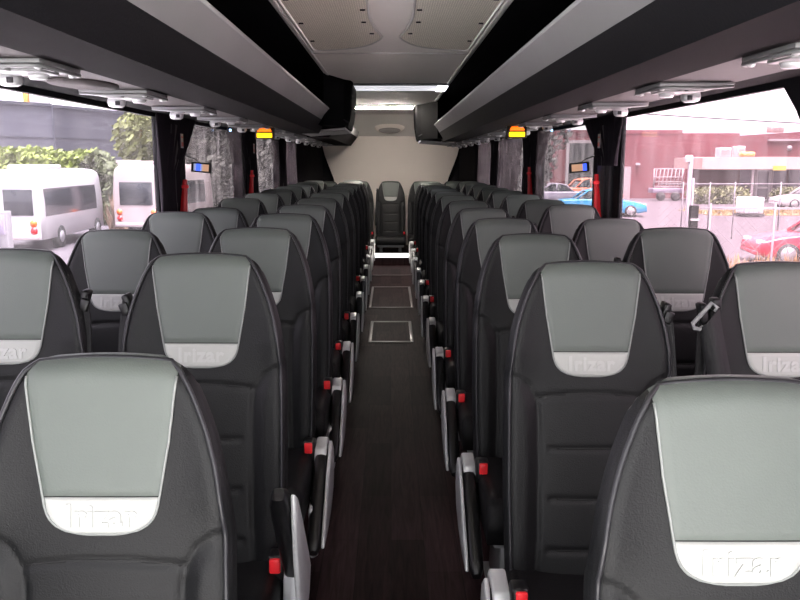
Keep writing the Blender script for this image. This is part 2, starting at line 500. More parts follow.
def belt_meshes(sg):
    """shoulder belt on the inner side (sg) of the pair"""
    s = L-.12; x = sg*(hw(s)+.012)
    p = lambda x, s, n: Vector((x, YB+s*math.sin(TILT)+n, ZB+s*math.cos(TILT)))
    g = MB(); g.box(p(x-.004*sg, s+.0, .02), (.018, .04, .04), .006, RY(sg*.35)); g.box(p(x-.0*sg, s-.015, .0), (.022, .010, .03), .003, RY(sg*.35))
    b = MB(); rows = []
    for (xx, ss, n, w) in [(x-sg*.002, s+.01, .012, .010), (x+sg*.002, s-.06, .008, .013), (x+sg*.006, s-.18, .004, .015), (x+sg*.010, s-.34, .0, .018), (x+sg*.008, s-.50, .01, .018)]:
        c = p(xx, ss, n); rows.append([c+Vector((-w, .003, 0)), c+Vector((-w, -.003, 0)), c+Vector((w, -.003-.006, 0)), c+Vector((w, .003-.006, 0))])
    b.grid(rows, closed=True, smooth=False)
    b.add(rows[0], [(0, 1, 2, 3)]); b.add(rows[-1], [(3, 2, 1, 0)])
    return g.mesh('belt_guide', M_blackplastic), b.mesh('belt_strap', M_belt)

SM = dict(back=backrest_mesh(), panel=patch_mesh('head_panel', M_panel, ROLL, .2165, .004, over=.55),
          band=patch_mesh('head_band', M_band, .2185, .2758, .005, n=24), pipe=piping_mesh(), ppipe=panel_pipe_mesh(),
          seam=seam_mesh(), let=lettering_mesh(), cush=cushion_mesh(), ped=pedestal_mesh(0), pedr=pedestal_mesh(.055), peds=pedestal_mesh(.145))
for sg in (-1, 1):
    SM['pad', sg] = pad_mesh(sg); SM['leaf', sg] = leaf_mesh(sg); SM['brk', sg] = bracket_mesh(sg); SM['shr', sg] = sideshroud_mesh(sg)
    SM['buck', sg], SM['btn', sg] = buckle_meshes(sg); SM['bg', sg], SM['bs', sg] = belt_meshes(sg)

def seat(x, d, label, group, sg, aisle=True, ped='ped', dz=0., arm=-32, arm_y=-.2, belt=0, detail=2, buckle=True, turn=0., loop=False):
    t = thing('coach_seat', label, 'seat', (x, d, dz), R(turn), group)
    b = link('backrest', SM['back'], t)
    hp = link('head_panel', SM['panel'], t); hp['label'] = 'grey-green leather head panel'
    link('panel_piping', SM['ppipe'], hp)
    bd = link('head_band', SM['band'], t); bd['label'] = 'white leather band across the head panel'
    if detail > 0: link('lettering', SM['let'], bd)
    link('piping', SM['pipe'], b); link('seam', SM['seam'], b)
    link('cushion', SM['cush'], t); link('pedestal', SM[ped], t)
    if aisle:
        link('armrest_bracket', SM['brk', sg], t, (0, arm_y, -.053))
        pv = (sg*AX, arm_y-.01, .372); rt = (R(-arm), 0, 0)
        a = link('armrest_pad', SM['pad', sg], t, pv, rt)
        c = link('armrest_cover', SM['leaf', sg], a); c['label'] = 'silver outer cover'
        link('side_shroud', SM['shr', sg], t)
    if buckle:
        k = link('belt_buckle', SM['buck', sg], t, (0, (-.1 if sg < 0 else 0), -.045)); q = link('release_button', SM['btn', sg], k); q['label'] = 'red release button'
    if belt:
        g = link('belt_guide', SM['bg', belt], t); link('belt_strap', SM['bs', belt], t)
    return t

ROWS = [DD(q, .3) for q in (1.95, 2.70, 3.45, 4.20, 4.98, 5.78, 6.55, 7.30, 8.10, 8.90, 9.70)]
LABELS = {}
def place_rows():
    g = 'coach passenger seats in rows'
    seat(-.452, DD(1.255, .36), 'black leather seat nearest the camera, left of the aisle, white band lower left', g, 1, ped='pedr', dz=-.062, arm=-25)
    seat(.475, DD(1.095, .36), 'black leather seat nearest the camera, right of the aisle, with clearest white lettering', g, -1, ped='pedr', dz=-.055)
    jit = [0, 0, .0, .0, .012, .01, .012, 0, .0, .008, 0]
    jl = [0, .02, .015, -.03, -.01, 0, .01, .0, 0, 0, 0]
    for i, d in enumerate(ROWS):
        o = ORD[i+1]
        for side, sg in (('left', 1), ('right', -1)):
            sx = -1 if side == 'left' else 1
            dj = d+(.0 if side == 'left' else -.02)+(jl[i] if side == 'left' else jit[i])
            seat(sx*.480+(.020 if side == 'left' else 0), dj, f'black leather aisle seat with grey head panel, {o} row left of the aisle' if side == 'left' else f'black leather aisle seat with grey head panel, {o} row right of the aisle', g, sg,
                 arm=(52 if (side == 'left' and i == 0) else -32), arm_y=(-.15 if side == 'left' else -.22),
                 buckle=(i not in ((5, 7, 8, 10) if side == 'left' else (4, 7, 8))), dz=(.020 if side == 'left' else .003), belt=(-sg if i < 5 else 0), detail=1 if i < 5 else 0, turn=random.uniform(-.8, .8))
            if side == 'left' and i == 3: dj += .10
            seat(sx*.948+(.017 if side == 'left' else 0), dj+random.uniform(-.02, .03), f'black leather window seat with grey head panel, {o} row by the {side} windows', g, -sg*-1, aisle=False,
                 dz=[.032, .012, .026, .0, .02, .02, .02, .02, .02, .02, .02][i] if side == 'left' else [.0, .024, .0, .02, .01, .01, .01, .01, .01, .01, .01][i], belt=(sg if i < 5 else 0), detail=1 if i < 5 else 0, turn=random.uniform(-.8, .8))
    for k, w in ((0, 'middle seat of the rear bench facing straight down the aisle'), (-1, 'rear bench seat just left of its middle seat'), (1, 'rear bench seat just right of its middle seat'),
                 (-2, 'rear bench seat by the left side wall'), (2, 'rear bench seat by the right side wall')):
        seat(k*.445-.005, 11.30, 'black leather '+w, 'five seats of the rear bench', 1, aisle=False, ped='peds', detail=0, belt=(-1 if k == 0 else 0), dz=-.025)
place_rows()

# ------------------------------------------------------------------ coach shell
WX = 1.20; Y0 = -.35; Y1 = 11.80; ZT = 2.0; ZW = 1.598; ZS = .86
CAMX = 391.; CAMY = 162.
floor_mb = MB(); floor_mb.box((0, (Y0+Y1)/2, -.03), (2*WX+.12, Y1-Y0, .06)); fl = struct(floor_mb.build('floor', M_floor))
st = MB(); st.box((0, 11.15, .07), (2*WX-.01, 1.29, .138)); stp = struct(st.build('trim_1', M_floor))
ns = MB(); ns.box((0, 10.49, .138), (.98, .03, .055), .004)
o = ns.build('step_nosing', M_step_white); tag(o, 'bright white lit nosing on the step before the rear bench', 'step edge')
ln = MB(); ln.box((0, DD(9.64, 1.35), .004), (.62, .03, .008), .002); o = ln.build('floor_strip', M_hatch)
tag(o, 'thin grey metal strip across the aisle floor ahead of the white step', 'floor strip')
def hatch(d0, d1, w, label):
    t = thing('floor_hatch', label, 'floor hatch', (0, (d0+d1)/2, 0), 0, 'floor hatches in the aisle')
    l = d1-d0; f = MB()
    for sx in (-1, 1): f.box((sx*(w/2-.012), 0, .004), (.024, l, .008), .002)
    for sy in (-1, 1): f.box((0, sy*(l/2-.02), .004), (w-.05, .04, .008), .002)
    f.build('hatch_frame', M_hatch, t)
    p = MB(); p.box((0, 0, .002), (w-.055, l-.09, .004)); p.build('hatch_lid', M_floor, t)
    return t
hatch(DD(6.05, 1.35), DD(6.85, 1.35), .345, 'metal framed floor hatch in the aisle, nearer of the two')
hatch(DD(7.48, 1.35), DD(8.75, 1.35), .42, 'metal framed floor hatch in the aisle, farther of the two')

WIN = {'left': [(.2, 2.15), (2.3, 4.07), (4.72, 6.35), (7.05, 8.4), (9.15, 10.0)],
       'right': [(.2, 1.9), (2.22, 4.27), (4.80, 6.47), (7.22, 8.86), (9.5, 10.9)]}
WIN['left'] = [(.2, 4.20)] + WIN['left'][2:]
nwin = 0
for side in ('left', 'right'):
    sx = -1 if side == 'left' else 1; mb = MB(); th = .024; xc = sx*(WX+th/2)
    mb.box((xc, (Y0+Y1)/2, ZS/2-.4), (th, Y1-Y0, ZS+.8))
    mb.box((xc, (Y0+Y1)/2, (ZW+2.15)/2), (th, Y1-Y0, 2.15-ZW))
    prev = Y0+.3
    for a, b in WIN[side]+[(Y1, Y1)]:
        if a > prev: mb.box((xc, (a+prev)/2, (ZS+ZW)/2), (th, a-prev, ZW-ZS+.01))
        prev = b
    if side == 'right':   # rounded upper corner of the front side window
        mb.prism([(2.21, ZW+.005), (2.56, ZW+.005), (2.52, 1.575), (2.43, 1.50), (2.33, 1.39), (2.21, 1.25)], 'x', WX, WX+th)
    struct(mb.build('wall_'+side, M_wallgrey))
    for a, b in WIN[side]:
        nwin += 1
        f = MB(); w = .022
        f.box((sx*(WX+.013), (a+b)/2, ZS+w/2), (.02, b-a, w)); f.box((sx*(WX+.013), (a+b)/2, ZW-w/2), (.02, b-a, w))
        for yy in (a+w/2, b-w/2): f.box((sx*(WX+.013), yy, (ZS+ZW)/2), (.02, w, ZW-ZS-2*w))
        fo = struct(f.build(f'window_{nwin}', M_dark))
        p = MB(); p.box((sx*(WX+.016), (a+b)/2, (ZS+ZW)/2), (.006, b-a-.01, ZW-ZS-.01))
        p.build('pane', (M_pane_l if side == 'left' else M_pane) if a < 4.4 else M_pane2, fo)
    # window head trim (slanted black rail under the service channel)
    h = MB(); h.prism([(sx*1.199, ZW), (sx*1.199, 1.66), (sx*.992, 1.612), (sx*.992, 1.577), (sx*1.17, ZW-.004)], 'y', .1, Y1-.4)
    struct(h.build('trim_2' if sx < 0 else 'trim_3', M_trim_black))
    s2 = MB(); s2.box((sx*1.17, (Y0+1+Y1)/2, ZS-.02), (.05, Y1-Y0-1.2, .04), .01)
    struct(s2.build('trim_4' if sx < 0 else 'trim_5', M_dark))

# ceiling
c = MB(); c.box((0, (Y0+Y1)/2, ZT+.02), (1.0, Y1-Y0, .04)); ce = struct(c.build('ceiling', M_ceiling))
for sx, nm in ((-1, 'trim_6'), (1, 'trim_7')):
    q = MB(); q.prism([(sx*.485, ZT+.0), (sx*.485, ZT+.04), (sx*1.26, 2.17), (sx*1.26, 2.13), (sx*1.19, 2.10), (sx*.85, 2.03)], 'y', Y0, Y1)
    struct(q.build(nm, M_rack_black))
    e = MB(); e.box((sx*.478, (Y0+9.0)/2, ZT-.004), (.018, 9.0-Y0, .008), .002); struct(e.build('trim_8' if sx < 0 else 'trim_9', M_ceiling2))
# perforated return-air panels
def perf_panel(sx, label):
    t = thing('air_grille', label, 'ceiling grille', (0, 0, ZT-.001), 0, 'perforated ceiling grilles')
    inner = [(.125, 1.6), (.10, 2.4), (.097, 3.21), (.10, 3.6), (.088, 3.8), (.077, 3.93), (.058, 4.08), (.046, 4.18)]
    tip = [(.06, 4.27), (.10, 4.40), (.147, 4.50), (.22, 4.58), (.32, 4.64), (.43, 4.67)]
    inner = [(x, DD(y, -.65)) for x, y in inner]; tip = [(x, DD(y, -.65)) for x, y in tip]
    poly = inner+tip+[(.445, tip[-1][1]-.05), (.447, 1.6)]
    p = MB(); p.prism([(sx*x, y) for x, y in poly], 'z', -.006, 0); p.build('perforated_sheet', M_perf, t)
    f = MB(); pts = [(sx*x, y, -.006) for x, y in inner+tip+[(.452, tip[-1][1]-.05), (.455, 1.6)]]
    f.tube(pts, .006, 6); f.build('grille_frame', M_ceiling2, t)
    k = MB()
    for (x, y) in ((.108, 3.15), (.11, 3.42), (.115, 3.72), (.085, 4.05), (.41, 3.2), (.41, 3.75), (.41, 4.3)):
        k.box((sx*(x+.012), DD(y, -.65), -.009), (.022, .01, .006), .001)
    k.build('grille_clip', M_dark, t)
perf_panel(-1, 'perforated beige ceiling grille left of the ceiling centre')
perf_panel(1, 'perforated beige ceiling grille right of the ceiling centre')
j = MB(); j.box((0, 5.02, ZT-.003), (.94, .03, .006), .002); struct(j.build('trim_10', M_ceiling2))

def light_strip(y, depth, x0, x1, n, label):
    t = thing('light_strip', label, 'ceiling light', ((x0+x1)/2, y, ZT), 0, 'light strips across the ceiling')
    w = x1-x0
    b = MB(); b.box((0, 0, -.008), (w, depth, .016), .003); b.build('housing', M_grey_plastic, t)
    for k in range(n):
        yy = -depth/2+depth*(k+.5)/n
        l = MB(); l.box((0, yy, -.019 if n > 1 else -.026), (w-.02, depth/n*(.36 if n > 1 else .5), .010 if n > 1 else .022), .002); l.build('lamp_tube', M_white_emit if n > 1 else M_white_emit2, t)
    return t
t = light_strip(DD(6.95, -.65), .50, -.32, .49, 3, 'bright white light strip across the ceiling, nearer of the two')
e = MB(); e.box((.355, 0, -.021), (.08, .42, .012), .003); e.build('end_lamp', M_lamp_end, t)
light_strip(DD(9.35, -.65), .25, -.46, .262, 1, 'thin white light strip across the ceiling, farther of the two')

# rear wall
rw = MB()
prof = [(-.80, .15), (-.80, 1.0), (-.83, 1.12), (-.90, 1.30), (-.955, 1.45), (-.985, 1.58), (-.97, 1.72), (.97, 1.72), (.985, 1.58), (.955, 1.45), (.90, 1.30), (.83, 1.12), (.80, 1.0), (.80, .15)]
rw.prism(prof, 'y', 11.70, 11.78)
struct(rw.build('wall_rear', M_beige))
rb = MB(); rb.box((0, 11.83, 1.0), (2*WX+.12, .06, 2.3)); struct(rb.build('trim_11', M_wallgrey))
cv = MB(); cv.prism([(11.69, 1.715), (11.30, 2.0), (11.79, 2.0), (11.79, 1.715)], 'x', -.97, .97); struct(cv.build('trim_12', M_ceiling))
for sx, nm in ((-1, 'trim_13'), (1, 'trim_14')):   # dark flank panels either side of the rear wall
    q = MB(); q.prism([(sx*1.195, 11.1), (sx*.985, 11.69), (sx*1.195, 11.69)], 'z', .2, 1.66); struct(q.build(nm, M_wallgrey))
v = thing('ceiling_speaker', 'oval grey vent high in the middle of the rear wall', 'vent', (-.02, 11.53, 1.83))
mm = Matrix.Rotation(math.atan2(.39, .285)-math.pi/2+math.pi/2, 4, 'X')
vb = MB(); vb.ball((0, 0, 0), .17, (1.25, .18, .62), 24, 12); vb.xf(RX(R(38))); vb.build('vent_rim', M_beige, v)
vb = MB(); vb.ball((0, -.012, -.03), .13, (1.25, .2, .5), 24, 12); vb.xf(RX(R(38))); vb.build('vent_grille', M_vent, v)

# ------------------------------------------------------------------ luggage racks
A = (.49, 2.0); B = (.470, 1.748); CC = (.520, 1.664); D = (.575, 1.574); E = (.76, 1.573); F = (.99, 1.576)
def rack(side, y1, label):
    sx = -1 if side == 'left' else 1; y0 = .40
    t = thing('luggage_rack', label, 'luggage rack', (0, y0, 1.6), 0, 'overhead luggage racks')
    def part(name, poly, m, bev=0., ya=0., yb=None):
        q = MB(); q.prism([(sx*x, z-1.6) for x, z in poly], 'y', ya, (yb or y1)-y0, bev); return q.build(name, m, t)
    lp = part('lip', [(B[0], B[1]), (B[0]+.012, B[1]+.004), (CC[0]+.014, CC[1]+.002), CC], M_rack_lip)
    lp['label'] = 'grey front lip'
    q = MB(); q.tube([(sx*(B[0]+.006), 0, B[1]+.002-1.6), (sx*(B[0]+.006), y1-y0, B[1]+.002-1.6)], .008, 8); q.build('lip_rail', M_rack_lip2, lp)
    part('front_panel', [CC, (CC[0]+.02, CC[1]), (D[0]+.02, D[1]+.012), D], M_dark)
    part('underside', [D, (D[0], D[1]+.012), (E[0], E[1]+.012), E], M_rack_under)
    part('shelf', [(CC[0]+.02, CC[1]+.0), (CC[0]+.02, CC[1]+.012), (1.19, 1.70), (1.19, 1.685)], M_rack_black)
    part('back_liner', [(1.185, 1.70), (1.198, 1.70), (1.198, 2.10), (1.185, 2.10)], M_rack_black)
    part('service_channel', [E, (E[0], E[1]+.010), (F[0], F[1]+.010), F], M_service, 0, 0, Y1-.35)
    return t
rack('left', DD(6.35, -.4), 'long grey lipped luggage rack over the left seats')
rack('right', DD(9.0, -.4), 'long grey lipped luggage rack over the right seats')
# rear module of the left rack, stepped outwards behind the console
t = thing('luggage_rack', 'short rear luggage rack beyond the black console, left side', 'luggage rack', (0, 7.35, 1.6), 0, 'overhead luggage racks')
q = MB(); q.prism([(-.60, .03), (-.47, .10), (-.47, .125), (-1.18, .13), (-1.18, .08)], 'y', .0, 4.0); q.build('shelf', M_rack_black, t)
q = MB(); q.prism([(-.44, .16), (-.455, .165), (-.485, .09), (-.47, .085)], 'y', 0, 4.0); q.build('lip', M_rack_lip, t)
q = MB(); q.prism([(-.56, -.03), (-.47, .085), (-.485, .09), (-.76, -.015), (-.76, -.027)], 'y', 0, 4.0); q.build('underside', M_rack_under, t)

def console(side, ya, yb, yc, xin, zb, label):
    """black moulded housing whose slanted face closes the end of a rack"""
    sx = -1 if side == 'left' else 1
    t = thing('overhead_console', label, 'overhead console', (0, ya, 1.6), 0, 'black consoles closing the racks')
    zt = ZT-.002-1.6; zl = zb-1.6
    # plan: slanted front from (.60, ya) to (xin, yb), inner side to yc ; section narrows downwards
    def ring(k):     # k 0 bottom .. 1 top
        z = zl+(zt-zl)*k
        ins = .04*(1-k)**3
        return [(sx*(.62), 0+.02, z), (sx*(.50), 0.0+ins*.3, z), (sx*(xin+.06), (yb-ya)*.80, z), (sx*(xin+.012+ins), (yb-ya)*.97, z), (sx*(xin+ins), (yb-ya)*1.1, z), (sx*(xin+ins), yc-ya, z), (sx*.62, yc-ya, z)]
    b = MB(); rows = [ring(k) for k in (0, .08, .2, .45, .75, .93, 1)]
    b.grid(rows, closed=True, smooth=False); n = len(rows[0])
    b.add(rows[0], [tuple(range(n))]); b.add(rows[-1], [tuple(range(n))])
    b.build('housing', M_console, t)
    g = MB(); r0 = [(sx*(.60), -.02, zl+.075), (sx*.52, -.012, zl+.095), (sx*(xin+.10), (yb-ya)*.66, zl+.075), (sx*(xin+.03), (yb-ya)*.92, zl+.04)]
    g.tube(r0, .007, 6); g.build('edge_trim', M_dark, t)
    u = MB(); u.prism([(sx*(.74), zl-.035), (sx*(xin+.05), zl-.004), (sx*(xin+.05), zl-.02), (sx*(.72), zl-.05)], 'y', (yb-ya)*.7, yc-ya-.02); u.build('lower_flange', M_rack_lip, t)
    return t
console('left', DD(5.92, -.6), DD(6.5, -.5), DD(7.3, -.4), .315, 1.625, 'black moulded console at the end of the left luggage rack')
console('right', DD(8.55, -.6), DD(9.25, -.5), DD(10.1, -.4), .285, 1.60, 'black moulded console at the end of the right luggage rack')

# reading light and air vent panels
def service_mesh(sx):
    l = .235; w = .215
    a = MB(); a.prism([(.0, -.007), (.0, .003), (w, .003), (w, -.003), (w*.6, -.009)], 'y', 0, l, .002); 
    a.box((w*.45, l*.62, -.010), (w*.55, l*.45, .010), .004)
    r = MB(); r.tube([(w, .012, -.006), (w*.6, -.004, -.014), (.02, .0, -.012), (.0, .012, -.012), (.0, l-.01, -.012), (.012, l, -.012), (.03, l, -.012)], .0048, 6)
    sl = MB(); sl.box((.016, l*.36, -.012), (.008, l*.28, .006), .001)
    pod = MB(); pod.box((w*.80, l-.01, -.019), (.055, .05, .036), .014)
    ln = MB(); ln.box((w*.80-.012, l-.036, -.024), (.016, .006, .014), .002)
    k = MB(); k.ball((0, 0, 0), .009, (1, 1, .8), 10, 6)
    gr = MB(); gr.cyl((w*.36, l*.72, -.012), (w*.36, l*.72, -.026), .026, 16, .019)
    cb = MB(); cb.box((w*.55, l*.22, -.014), (.05, .03, .010), .003)
    for m in (a, r, sl, pod, ln, k, gr, cb):
        if sx < 0: m.v = [(-x, y, z) for x, y, z in m.v]
    return dict(tray=a.mesh('tray', M_service_silver), rim=r.mesh('rim', M_service_silver), slot=sl.mesh('slot', M_blackplastic), pod=pod.mesh('lamp_pod', M_silver), pod2=cb.mesh('call_button', M_grey_plastic),
                lens=ln.mesh('lamp_lens', M_pillar), screw=k.mesh('screw_cap', M_silver), noz=gr.mesh('air_nozzle', M_silver))
for side, sx, s0, pit in (('left', -1, 1.80, .775), ('right', 1, 1.57, .772)):
    SMs = service_mesh(sx)
    slope = math.atan2(F[1]-E[1], F[0]-E[0])
    for k in range(13):
        y = s0+k*pit
        if y > 11: continue
        t = thing('reading_light_panel', f'silver reading light and vent panel under the {side} rack, ' + ('nearest the camera' if k == 0 else f'{ORD[k]} from the front'), 'reading light', (sx*(E[0]+.003), y, E[1]-.003), 0, 'reading light panels under the racks')
        for yy in (.02, .215): link('screw_cap', SMs['screw'], t, (sx*.014, yy, -.012))
        for nm in ('tray', 'rim', 'noz', 'pod', 'pod2'):
            o = link({'noz': 'air_nozzle', 'pod': 'lamp_pod', 'pod2': 'call_button', 'screw': 'screw_cap'}.get(nm, nm), SMs[nm], t)
            if nm == 'tray': tr_ = o
            if nm == 'pod': pd_ = o
        link('slot', SMs['slot'], tr_); link('lamp_lens', SMs['lens'], pd_)
# oval loudspeaker in the channel, left, between the first two panels
o = MB(); o.cyl((0, 0, 0), (0, 0, -.006), 1, 32); o.xf(T(-.885, 2.38, 1.5738) @ Matrix.Diagonal((.085, .16, 1, 1)))
tag(o.build('channel_speaker', mat('speaker_cover', '#4e4a4a', .7, spec=.1)), 'pale oval speaker cover between the two nearest left light panels', 'speaker')

# amber marker lamps
for side, sx, y in (('left', -1, DD(5.25, -.2)), ('right', 1, DD(5.05, -.2))):
    t = thing('marker_lamp', f'orange and yellow lit lamp under the {side} luggage rack', 'lamp', (-.83 if sx < 0 else .795, y, 1.504), 0, 'amber lamps under the racks')
    h = MB(); h.box((0, .02, .036), (.125, .05, .080), .006); h.build('lamp_housing', M_blackplastic, t)
    a = MB(); a.prism([(-.048, .042), (.048, .042), (.036, .066), (-.036, .066)], 'y', -.015, -.001, .004); a.build('upper_lens', M_amber, t)['label'] = 'orange upper lens'
    a = MB(); a.box((0, -.008, .018), (.10, .014, .030), .005); a.build('lower_lens', M_yellow, t)['label'] = 'yellow lower lens'
    a = MB(); a.box((0, -.008, .037), (.11, .014, .006), .002); a.build('lens_divider', M_blackplastic, t)

# ------------------------------------------------------------------ pillars, curtains, straps, stickers, screens
def curtain(sx, ya, yb, yma, ymb, label, z0=.88, z1=1.595, x=1.168, m=None, name='curtain', tie=1.36, amp=.012):
    """gathered cloth, full at the rail, drawn in at the tie and hanging straight below"""
    mb = MB(); rows = []; n = 60
    for i in range(25):
        z = z1+(z0-z1)*i/24
        k = max(0, min(1, (z1-z)/max(1e-3, z1-tie))) ** 1.2
        a = ya+(yma-ya)*k; b = yb+(ymb-yb)*k
        rows.append([(sx*(x+amp*math.sin(u/n*(b-a)/(yb-ya)*0+u/n*44)+.004*math.sin(z*9+u)), a+(b-a)*u/n, z) for u in range(n+1)])
    mb.grid(rows)
    back = [[(p[0]+sx*.004, p[1], p[2]) for p in r] for r in rows]
    mb.grid(back)
    o = mb.build(name, m or M_cloth); tag(o, label, 'curtain', 'window curtains'); return o
tn = 14
def post(sx, y, w, label=None):
    global tn
    tn += 1
    p = MB(); p.box((sx*1.192, y, 1.21), (.03, w, .78), .008)
    p.box((sx*1.173, y, 1.20), (.014, w*.5, .70), .004); p.box((sx*1.165, y-.01, 1.36), (.004, .03, .06)); p.box((sx*1.165, y-.01, 1.10), (.004, .03, .06))
    struct(p.build(f'trim_{tn}', M_pillar))
post(-1, 4.40, .26); post(1, 4.50, .26); post(-1, 6.66, .3); post(1, 6.80, .3); post(-1, 8.75, .3); post(1, 9.2, .3)
curtain(-1, 4.10, 4.86, 4.12, 4.46, 'dark gathered curtain on the nearest left window pillar', tie=1.30)
curtain(1, 4.16, 4.92, 4.24, 4.56, 'dark gathered curtain on the nearest right window pillar', z0=1.33, tie=1.37)
curtain(-1, 6.38, 7.02, 6.55, 7.05, 'dark gathered curtain on the second left window pillar, under the lamp')
curtain(1, 6.50, 7.20, 6.62, 7.15, 'dark gathered curtain on the second right window pillar, under the lamp')
curtain(-1, 8.40, 9.05, 8.5, 9.0, 'dark curtain on the third left window pillar'); curtain(1, 8.88, 9.48, 8.95, 9.45, 'dark curtain on the third right window pillar')
curtain(1, 1.92, 2.16, 1.92, 2.14, 'dark curtain at the edge of the nearest right window')
curtain(-1, 5.85, 6.33, 6.05, 6.35, 'sheer pale streaked curtain at the rear of the second left window', m=M_sheer, name='sheer_curtain', amp=.014)
curtain(-1, 8.02, 8.42, 8.15, 8.42, 'sheer pale curtain at the rear of the third left window', m=M_sheer, name='sheer_curtain', amp=.014)
curtain(1, 7.30, 8.80, 7.55, 8.82, 'sheer pale curtain drawn over the third right window', m=M_sheer, name='sheer_curtain', amp=.014, tie=1.15)
curtain(1, 6.02, 6.50, 6.3, 6.5, 'sheer pale streaked curtain at the rear of the second right window', m=M_sheer, name='sheer_curtain', amp=.014)
curtain(-1, 9.15, 9.98, 9.2, 9.95, 'sheer pale curtain over the last left window', m=M_sheer, name='sheer_curtain', amp=.014)
curtain(1, 9.52, 10.88, 9.6, 10.85, 'sheer pale curtain over the last right window', m=M_sheer, name='sheer_curtain', amp=.014)
curtain(-1, 10.0, 11.2, 10.0, 11.2, 'dark curtain drawn over the wall at the left rear corner'); curtain(1, 10.9, 11.3, 10.9, 11.3, 'dark curtain drawn at the right rear corner')

def red_strap(sx, y, ztop, zbot, label, lean=.03):
    t = thing('emergency_strap', label, 'strap', (sx*1.135, y, (ztop+zbot)/2), 0, 'red straps on the pillars'); h = (ztop-zbot)/2
    a = MB(); rows = []
    for i in range(9):
        f = i/8; z = h-2*h*f; w = .020+.020*f
        yy = -lean+2*lean*f*0+ (0 if f < .4 else -.004)
        xo = sx*(-.012+.014*f)
        rows.append([(xo-w*.52, yy-.006, z), (xo, yy-.011, z), (xo+w*.52, yy-.006, z), (xo+w*.52, yy+.006, z), (xo-w*.52, yy+.006, z)])
    a.grid(rows, closed=True, smooth=False); a.add(rows[0], [(0, 1, 2, 3, 4)]); a.add(rows[-1], [(4, 3, 2, 1, 0)]); a.build('strap_body', M_redstrap, t)
    b = MB(); b.box((-sx*.012, -lean-.004, h*.62), (.036, .022, .018), .004); b.build('strap_clip', M_red, t)
red_strap(-1, 4.44, 1.255, 1.06, 'red strap on the nearest left window pillar')
red_strap(1, 4.46, 1.285, 1.05, 'red strap on the nearest right window pillar')
red_strap(-1, 6.58, 1.285, 1.05, 'red strap on the second left window pillar, further back')
red_strap(1, 6.62, 1.31, 1.05, 'red strap on the second right window pillar, further back')

def sticker(sx, y, z, label):
    t = thing('pillar_sticker', label, 'sticker', (sx*1.128, y, z), 0, 'small stickers on the pillars')
    a = MB(); a.box((0, 0, 0), (.003, .045, .075)); a.build('sticker_face', M_white, t)
    b = MB(); b.box((-sx*.002, 0, -.018), (.002, .035, .022)); b.box((-sx*.002, 0, .02), (.002, .03, .008)); b.build('red_marking', M_red_l, t)
sticker(-1, 4.40, 1.462, 'small white and red sticker on the nearest left pillar'); sticker(1, 4.42, 1.462, 'small white and red sticker on the nearest right pillar')
sticker(-1, 6.70, 1.46, 'small white and red sticker on the second left pillar')

M_scr_blue = mat('screen_blue', '#3a62ff', .3, emit='#3058ff', estr=.8)
M_scr_tan = mat('screen_tan', '#c8a07c', .3, emit='#c09070', estr=.45)
M_scr_grey = mat('screen_grey', '#9fa8c8', .3, emit='#8f98b8', estr=.45)
for side, sx, y, cols in (('left', -1, 4.72, [(M_scr_grey, .16), (M_scr_blue, .30), (M_scr_grey, .12), (M_scr_tan, .42)]), ('right', 1, 4.76, [(M_scr_tan, .74), (M_scr_blue, .26)])):
    t = thing('small_screen', f'small black framed colour screen before the second {side} window', 'screen', (sx*1.105, y, 1.318), 0, 'small screens by the windows')
    t.rotation_euler = (0, R(5)*sx*-1, R(-10)*sx)
    a = MB(); a.box((0, .012, 0), (.115, .022, .058), .004); a.build('screen_frame', M_blackplastic, t)
    x = -.043
    for m, f in cols:
        w = .086*f; s = MB(); s.box((x+w/2, -.0005, 0), (w, .004, .040)); s.build('screen_image', m, t); x += w
    b = MB(); b.tube([(0, .02, .02), (sx*.05, .03, .05), (sx*.095, .03, .06)], .004, 6); b.build('screen_arm', M_blackplastic, t)
for side, sx in (('left', -1), ('right', 1)):
    b = MB(); b.ball((sx*1.15, 5.85, 1.574), .009); b.xf(T(0, 0, 0)); tag(b.build('indicator_lamp', mat('blue_led', '#a8d0ff', .3, emit='#8fc0ff', estr=2.5)), f'tiny blue indicator light above the second {side} window', 'indicator light', 'blue indicator lights')

# the seat belt caught on the window seat of the second row, right
g = thing('seat_belt', 'grey belt tongue and black webbing hanging between the second row right seats', 'seat belt', (.735, 1.83, 1.0))
fr = MB(); fr.tube([(x*.6, 0, z*.6) for x, z in ((.030, .012), (.040, .026), (.018, .046), (-.052, -.036), (-.044, -.054), (-.024, -.058), (-.010, -.048))], .0052, 8); fr.build('belt_tongue', M_grey_plastic, g)
w = MB(); rows = []
for i in range(14):
    f = i/13; cx = .006+.085*f**1.3; z = -.005-.36*f; wd = .020+.004*f; y = -.012-.03*math.sin(f*2.4)
    rows.append([(cx-wd, y+.012, z-.03*(1-f)), (cx-.01, y-.006, z-.012*(1-f)), (cx+wd, y+.004, z+.022*(1-f)), (cx+wd, y+.007, z+.022*(1-f)), (cx-.01, y-.003, z-.012*(1-f)), (cx-wd, y+.015, z-.03*(1-f))])
w.grid(rows, closed=True); w.add(rows[0], [(0, 1, 2, 3, 4, 5)]); w.add(rows[-1], [(5, 4, 3, 2, 1, 0)]); w.build('belt_webbing', M_belt, g)
p = MB(); p.box((.03, .03, .02), (.024, .03, .03), .006); p.build('belt_anchor', M_blackplastic, g)

